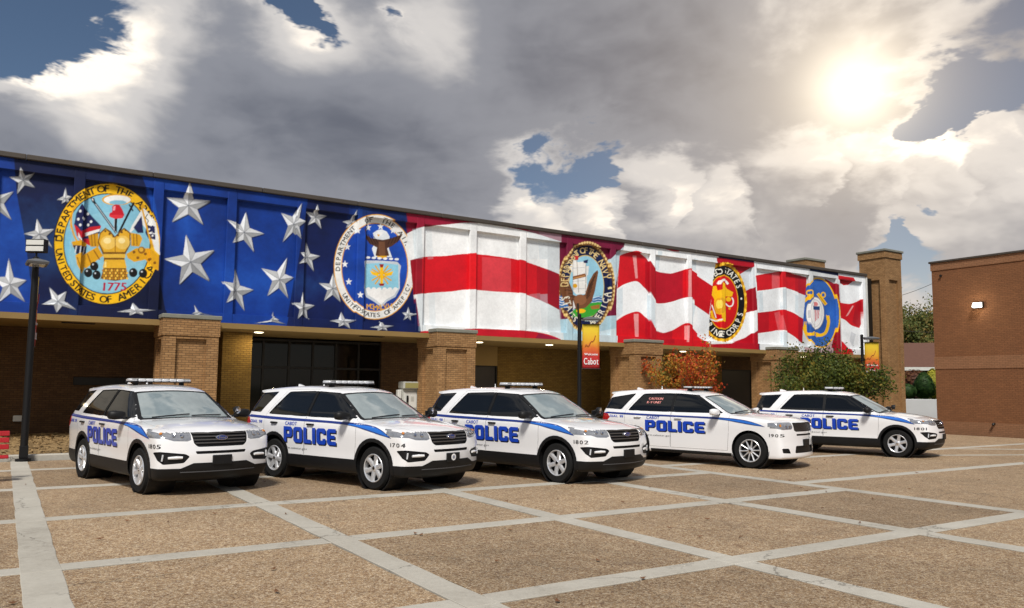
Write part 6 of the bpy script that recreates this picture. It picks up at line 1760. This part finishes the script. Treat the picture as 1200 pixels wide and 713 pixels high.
def lamp_post(loc, label, h, rz_head, rz_banner, box=False):
    o = tag(empty('lamp_post', loc), label, 'lamp post', 'lamp posts along the walk')
    p = MB(); p.tube([(0, 0, 0.0), (0, 0, 0.06)], 0.16, 16); p.tube([(0, 0, 0.06), (0, 0, 0.10), (0, 0, 0.34), (0, 0, 0.36)], [0.115, 0.125, 0.125, 0.085], 4); p.build('base', POLE, o)
    p = MB(); p.tube([(0, 0, 0.3), (0, 0, h)], [0.08, 0.07], 16); p.tube([(0, 0, h), (0, 0, h + 0.05)], [0.082, 0.04], 12); p.build('pole', POLE, o, angle=40)
    M = Matrix.Rotation(rz_head, 4, 'Z')
    p = MB(); p.box(0.06, 0.30, -0.03, 0.03, h - 0.16, h - 0.09, 0.01, M); arm = p.build('arm', POLE, o)
    hd = MB(); vs = []; fs = []
    for z, x0, x1, hw in ((h - 0.20, 0.12, 0.78, 0.20), (h - 0.155, 0.10, 0.80, 0.22), (h - 0.12, 0.14, 0.74, 0.17), (h - 0.06, 0.30, 0.50, 0.04)):
        vs += [M @ Vector(v) for v in ((x0, -hw, z), (x1, -hw, z), (x1, hw, z), (x0, hw, z))]
    for k in range(3):
        for q in range(4): fs.append((k * 4 + q, k * 4 + (q + 1) % 4, k * 4 + 4 + (q + 1) % 4, k * 4 + 4 + q))
    fs += [(3, 2, 1, 0), (12, 13, 14, 15)]
    hd.add(vs, fs); hdo = hd.build('lamp_head', HEAD, o)
    ln = MB(); ln.box(0.2, 0.7, -0.15, 0.15, h - 0.215, h - 0.2005, 0.004, M); ln.build('lens', CLEARL, hdo)
    if box:
        bx = MB(); bx.tube([(0, 0, h + 0.05), (0, 0, h + 0.14)], 0.02, 8); bx.box(-0.22, 0.22, -0.08, 0.08, h + 0.14, h + 0.45, 0.01, Matrix.Rotation(-YAW, 4, 'Z')); bo = bx.build('control_box', POLE, o)
        for z0 in (h + 0.165, h + 0.31):
            q = MB(); q.box(-0.20, 0.20, -0.092, -0.0805, z0, z0 + 0.115, 0.003, Matrix.Rotation(-YAW, 4, 'Z')); q.build('white_panel', STEELW, bo)
    # banner on two rods
    Mb = Matrix.Rotation(rz_banner, 4, 'Z'); z1, z0 = h - 0.34, h - 2.0
    for z in (z1, z0):
        q = MB(); q.tube([Mb @ Vector((0.05, 0, z)), Mb @ Vector((0.80, 0, z))], 0.013, 8); q.build('banner_rod', POLE, o)
    vs = []; fs = []; nx_, nz_ = 6, 14
    for j in range(nz_ + 1):
        for i in range(nx_ + 1):
            u, v = i / nx_, j / nz_
            vs.append(Mb @ Vector((0.11 + 0.64 * u, 0.02 * math.sin(u * 5 + v * 3) * (1 - abs(2 * v - 1)), z0 + 0.0 + (z1 - z0) * v)))
    for j in range(nz_):
        for i in range(nx_): a = j * (nx_ + 1) + i; fs.append((a, a + 1, a + nx_ + 2, a + nx_ + 1))
    q = MB(); q.add(vs, fs); bn = q.build('banner', BANNER, o, smooth=True, fix=False)
    sm = bn.modifiers.new('cloth thickness', 'SOLIDIFY'); sm.thickness = 0.006; sm.offset = 0
    for s, z, hh, w, y_ in (('Welcome', z0 + 0.50, 0.085, 0.50, -0.032), ('Cabot', z0 + 0.16, 0.24, 0.54, -0.032)):
        for sd_ in (1, -1):
            tx, tw = text_tris(s, hh, w); q = MB()
            for dx in (0, 0.008):
                for v, tr in tx: q.add([Mb @ Vector(((0.43 - tw / 2 + p_[0] + dx) if sd_ > 0 else (0.43 + tw / 2 - p_[0] - dx), y_ * sd_ - (0.0007 if dx else 0) * sd_, z + p_[1])) for p_ in v], [tuple(t_) for t_ in tr])
            q.build('banner_lettering', WHITEV, bn, fix=False)
    sw = MB(); pts = [Mb @ Vector((0.2 + 0.05 * k, -0.034, z0 + 0.85 + 0.35 * (k / 8) ** 2 + 0.05 * math.sin(k * 1.7))) for k in range(9)]
    sw.tube(pts, 0.012, 5); sw.build('banner_flourish', mat('flourish', (0.35, 0.05, 0.02), 0.6), bn)
    return o
lamp_post((0.48, 21.12, 0.0), 'black lamp post with a white panelled box on top, beside the planting bed', 4.62, rad(-88), rad(82), True)
c = on_y(679, 400, 23.4); lamp_post((c.x, 23.4, 0.11), 'black lamp post with a yellow and red banner before the ship seal', 4.38, rad(-30), rad(-30))
c = on_y(1010, 400, 23.4); lamp_post((c.x, 23.4, 0.11), 'black lamp post with a banner next to the tall brick pillar', 4.38, rad(-50), rad(-50))

# ------------------------------------------------------------------ red bench
REDP = mat('red_bench_paint', (0.42, 0.012, 0.02), 0.35, coat=0.2)
d = ray(11, 519); k = 17.0 / d.y; bx = d.x * k
bo = tag(empty('park_bench', (bx - 1.8, 17.0, 0)), 'red slatted bench on black legs left of the lamp post', 'bench')
for y, z, w in ((-0.20, 0.44, 0.07), (-0.10, 0.44, 0.07), (0.0, 0.44, 0.07), (0.10, 0.44, 0.07)):
    q = MB(); q.box(0, 1.8, y - 0.04, y + 0.04, z - 0.02, z + 0.02, 0.008); q.build('seat_slat', REDP, bo)
for z in (0.60, 0.72, 0.84):
    q = MB(); q.box(0, 1.8, 0.17 + (z - 0.6) * 0.25, 0.20 + (z - 0.6) * 0.25, z - 0.045, z + 0.045, 0.008); q.build('back_slat', REDP, bo)
for x in (0.2, 1.6):
    q = MB(); q.tube([(x, -0.20, 0.0), (x, -0.2, 0.40), (x, 0.13, 0.40), (x, 0.22, 0.9)], 0.022, 8); q.build('leg', POLE, bo)
    q = MB(); q.tube([(x, 0.16, 0.0), (x, 0.13, 0.40)], 0.022, 8); q.build('leg', POLE, bo)

# ------------------------------------------------------------------ pay point by the second pillar
c = on_y(482, 460, 27.6); zt = on_y(482, 447.5, 27.6).z; wd = (on_y(491, 460, 27.6).x - on_y(473, 460, 27.6).x)
ko = tag(empty('payphone_kiosk', (c.x, 27.6, 0.11)), 'pale grey payphone kiosk standing beside the brick pillar', 'kiosk')
GREYK = mat('kiosk_grey', (0.42, 0.42, 0.38), 0.5, var=0.15, vscale=6)
q = MB(); q.box(-wd / 2, wd / 2, 0, 0.45, 0.0, 0.75, 0.02); q.box(-wd / 2, wd / 2, 0.1, 0.45, 0.751, zt - 0.11 - 0.28, 0.02); kb = q.build('cabinet', GREYK, ko)
q = MB(); q.box(-wd / 2 - 0.02, wd / 2 + 0.02, -0.05, 0.47, zt - 0.11 - 0.279, zt - 0.11, 0.03); hd = q.build('header', GREYK, ko)
q = MB(); q.box(-wd / 2 + 0.04, wd / 2 - 0.04, -0.062, -0.0505, zt - 0.11 - 0.24, zt - 0.11 - 0.05, 0.002); q.build('header_panel', mat('kiosk_sign', (0.30, 0.27, 0.10), 0.5), hd)
q = MB(); q.box(-wd / 2 + 0.05, wd / 2 - 0.05, 0.08, 0.098, 0.85, zt - 0.5, 0.006); fp = q.build('face_plate', STEELW, ko)
q = MB(); q.box(-0.17, -0.09, 0.02, 0.08, 1.05, 1.32, 0.02); q.build('handset', POLE, fp)
for i in range(3):
    for j in range(4): q = MB(); q.box(0.02 + i * 0.05, 0.055 + i * 0.05, 0.07, 0.0795, 1.10 + j * 0.05, 1.135 + j * 0.05, 0.003); q.build('key', GREYK, fp)
q = MB(); q.box(-wd / 2 - 0.18, -wd / 2 - 0.022, 0.1, 0.3, zt - 0.75, zt - 0.42, 0.02); q.build('side_box', STEELW, ko)

# ------------------------------------------------------------------ beyond the gap: terrace wall, shrubs, house, trees, wires
def at_dist(px, py, D):
    d = ray(px, py); k = D / math.hypot(d.x, d.y); return Vector((d.x * k, d.y * k, CAMH + d.z * k))
a = at_dist(1075, 468, 60.0)
dirv = Vector((a.x, a.y, 0)).normalized(); rt_ = Vector((dirv.y, -dirv.x, 0))
Mview = Matrix(((rt_.x, dirv.x, 0, a.x), (rt_.y, dirv.y, 0, a.y), (0, 0, 1, 0), (0, 0, 0, 1)))
q = MB(); zt = a.z
q.box(-16, 16, 0, 0.3, -0.09, zt, 0.03, Mview); tag(q.build('retaining_wall', mat('pale_concrete', (0.50, 0.51, 0.52), 0.8, var=0.12, vscale=0.8)), 'low pale grey retaining wall below the round shrubs', 'wall')
q = MB(); q.box(-30, 30, 0.31, 90, -0.09, zt - 0.06, 0, Mview); tag(q.build('terrace', mat('lawn', (0.07, 0.085, 0.03), 0.95, var=0.4, vscale=1.5)), kind='structure')
def ball_shrub(px, py0, py1, wpx, D, m, label, seed, cone=False):
    b_ = at_dist(px, py0, D); t_ = at_dist(px, py1, D); h = t_.z - b_.z; R_ = wpx / 2 / FPX * D
    o = tag(empty('shrub', (b_.x, b_.y, zt - 0.06)), label, 'shrub'); r = np.random.RandomState(seed); n = 2600
    v = r.randn(n, 3); v /= np.linalg.norm(v, axis=1)[:, None]; rr_ = r.uniform(0.55, 1.0, n) ** 0.5
    hh = t_.z - zt + 0.06
    z = (v[:, 2] * rr_ * 0.5 + 0.5); k = (1 - 0.55 * z) * 1.25 if cone else np.ones(n)
    lump = 1 + 0.10 * np.sin(v[:, 0] * 5 + seed) * np.cos(v[:, 1] * 4)
    P = np.stack([v[:, 0] * rr_ * R_ * k * lump, v[:, 1] * rr_ * R_ * k * lump, z * hh + 0.02], 1)
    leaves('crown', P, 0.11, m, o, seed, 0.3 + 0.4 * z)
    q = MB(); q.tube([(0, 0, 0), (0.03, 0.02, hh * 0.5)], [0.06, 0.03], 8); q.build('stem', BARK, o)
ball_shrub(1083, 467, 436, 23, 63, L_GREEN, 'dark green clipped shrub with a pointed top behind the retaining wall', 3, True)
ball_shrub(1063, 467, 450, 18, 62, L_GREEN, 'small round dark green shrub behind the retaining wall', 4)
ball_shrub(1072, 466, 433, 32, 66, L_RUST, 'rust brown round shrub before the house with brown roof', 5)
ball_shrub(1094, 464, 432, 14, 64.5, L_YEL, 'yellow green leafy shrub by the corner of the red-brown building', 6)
# house
hz = at_dist(1078, 430, 76)
dv = Vector((hz.x, hz.y, 0)).normalized(); rv = Vector((dv.y, -dv.x, 0))
ho = tag(empty('bungalow', (hz.x, hz.y, zt - 0.06), math.atan2(rv.y, rv.x) + rad(12)), 'low bungalow with a brown shingle roof and white eaves', 'house')
ze = at_dist(1078, 433, 76).z - zt + 0.06; zr = at_dist(1078, 404, 80).z - zt + 0.06
q = MB(); q.box(-9, 9, 0, 8, 0, ze - 0.12); wl_ = q.build('wall', mat('house_brick', (0.12, 0.085, 0.07), 0.85, var=0.2), ho)
q = MB(); q.prism([(-0.7, ze - 0.02), (4, zr), (8.7, ze - 0.02), (8.7, ze + 0.14), (4, zr + 0.16), (-0.7, ze + 0.14)], -9.8, 9.8, 'x'); rf = q.build('roof', mat('brown_shingle', (0.12, 0.055, 0.036), 0.9, var=0.3, vscale=5, bump=0.5, bscale=20), ho)
q = MB(); q.box(-9.85, 9.85, -0.78, -0.705, ze - 0.12, ze + 0.16); q.build('eaves_board', STEELW, rf)
for x in (-6, -2.5, 1.5, 5.5):
    q = MB(); q.box(x - 0.75, x + 0.75, -0.05, -0.003, 0.8, 2.0); w_ = q.build('window', STEELW, ho)
    for dx in (-0.36, 0.36): g = MB(); g.box(x + dx - 0.31, x + dx + 0.31, -0.062, -0.0505, 0.88, 1.92); g.build('pane', DGLASS, w_)
# trees behind
for px, D, top, sd_, lab, m in ((1068, 92, 342, 21, 'tall leafy tree with thinning autumn crown behind the bungalow', L_TREE), (1086, 100, 346, 22, 'half bare tree showing its branches beside the brick building', L_TREE), (1050, 110, 352, 23, 'dark green tree rising behind the tall pillar', L_TREE), (1110, 96, 362, 24, 'autumn tree mostly hidden by the red-brown building', L_TREE), (1079, 84, 380, 25, 'lower bushy tree just behind the bungalow roof', L_TREE)):
    p = at_dist(px, 460, D); t_ = at_dist(px, top, D); H = t_.z - zt
    n = 9000 if px != 1086 else 3200
    plant('tree', lab, 'tree', (p.x, p.y, zt - 0.08), H, 0.75, 4, 1, sd_, 0.2, n, 0.15, m, sc=(0.8, 0.8, 1), jitter=0.4)
WIRE = mat('wire', (0.03, 0.03, 0.03), 0.6)
for (pa, pb, sag) in (((1035, 352), (1130, 313), 0.3), ((1035, 384), (1130, 386), 0.3)):
    A_, B_ = at_dist(*pa, 70), at_dist(*pb, 70); q = MB(); pts = []
    dvec = B_ - A_
    for k in range(-10, 21):
        t = k / 20; pts.append(A_ + dvec * t - Vector((0, 0, sag * (1 - (2 * t - 1) ** 2))))
    q.tube(pts, 0.018, 5); tag(q.build('power_line', WIRE), 'thin overhead wire crossing the gap ' + ('above the trees' if pa[1] < 360 else 'in front of the trees'), 'wire')
# a few fallen leaves on the plaza
rs = np.random.RandomState(12)
P = np.stack([rs.uniform(-3, 22, 140), rs.uniform(5, 20, 140), np.full(140, 0.02)], 1)
V = []; F = []
for p in P:
    a_ = rs.rand() * 6.28; l = rs.uniform(0.025, 0.05); w = l * 0.55; c_, s_ = math.cos(a_), math.sin(a_); b0 = len(V)
    for u, v, z in ((-l, 0, 0.004), (0, -w, -0.006), (l, 0, 0.012), (0, w, -0.006)): V.append((p[0] + c_ * u - s_ * v, p[1] + s_ * u + c_ * v, p[2] + z))
    F.append((b0, b0 + 1, b0 + 2, b0 + 3))
me = bpy.data.meshes.new('fallen_leaves'); me.from_pydata(V, [], F); me.materials.append(mat('dead_leaf', (0.13, 0.055, 0.02), 0.8, var=0.5, vscale=1.5))
tag(link('fallen_leaves', me), 'small brown fallen leaves scattered over the plaza', 'leaves', kind='stuff')
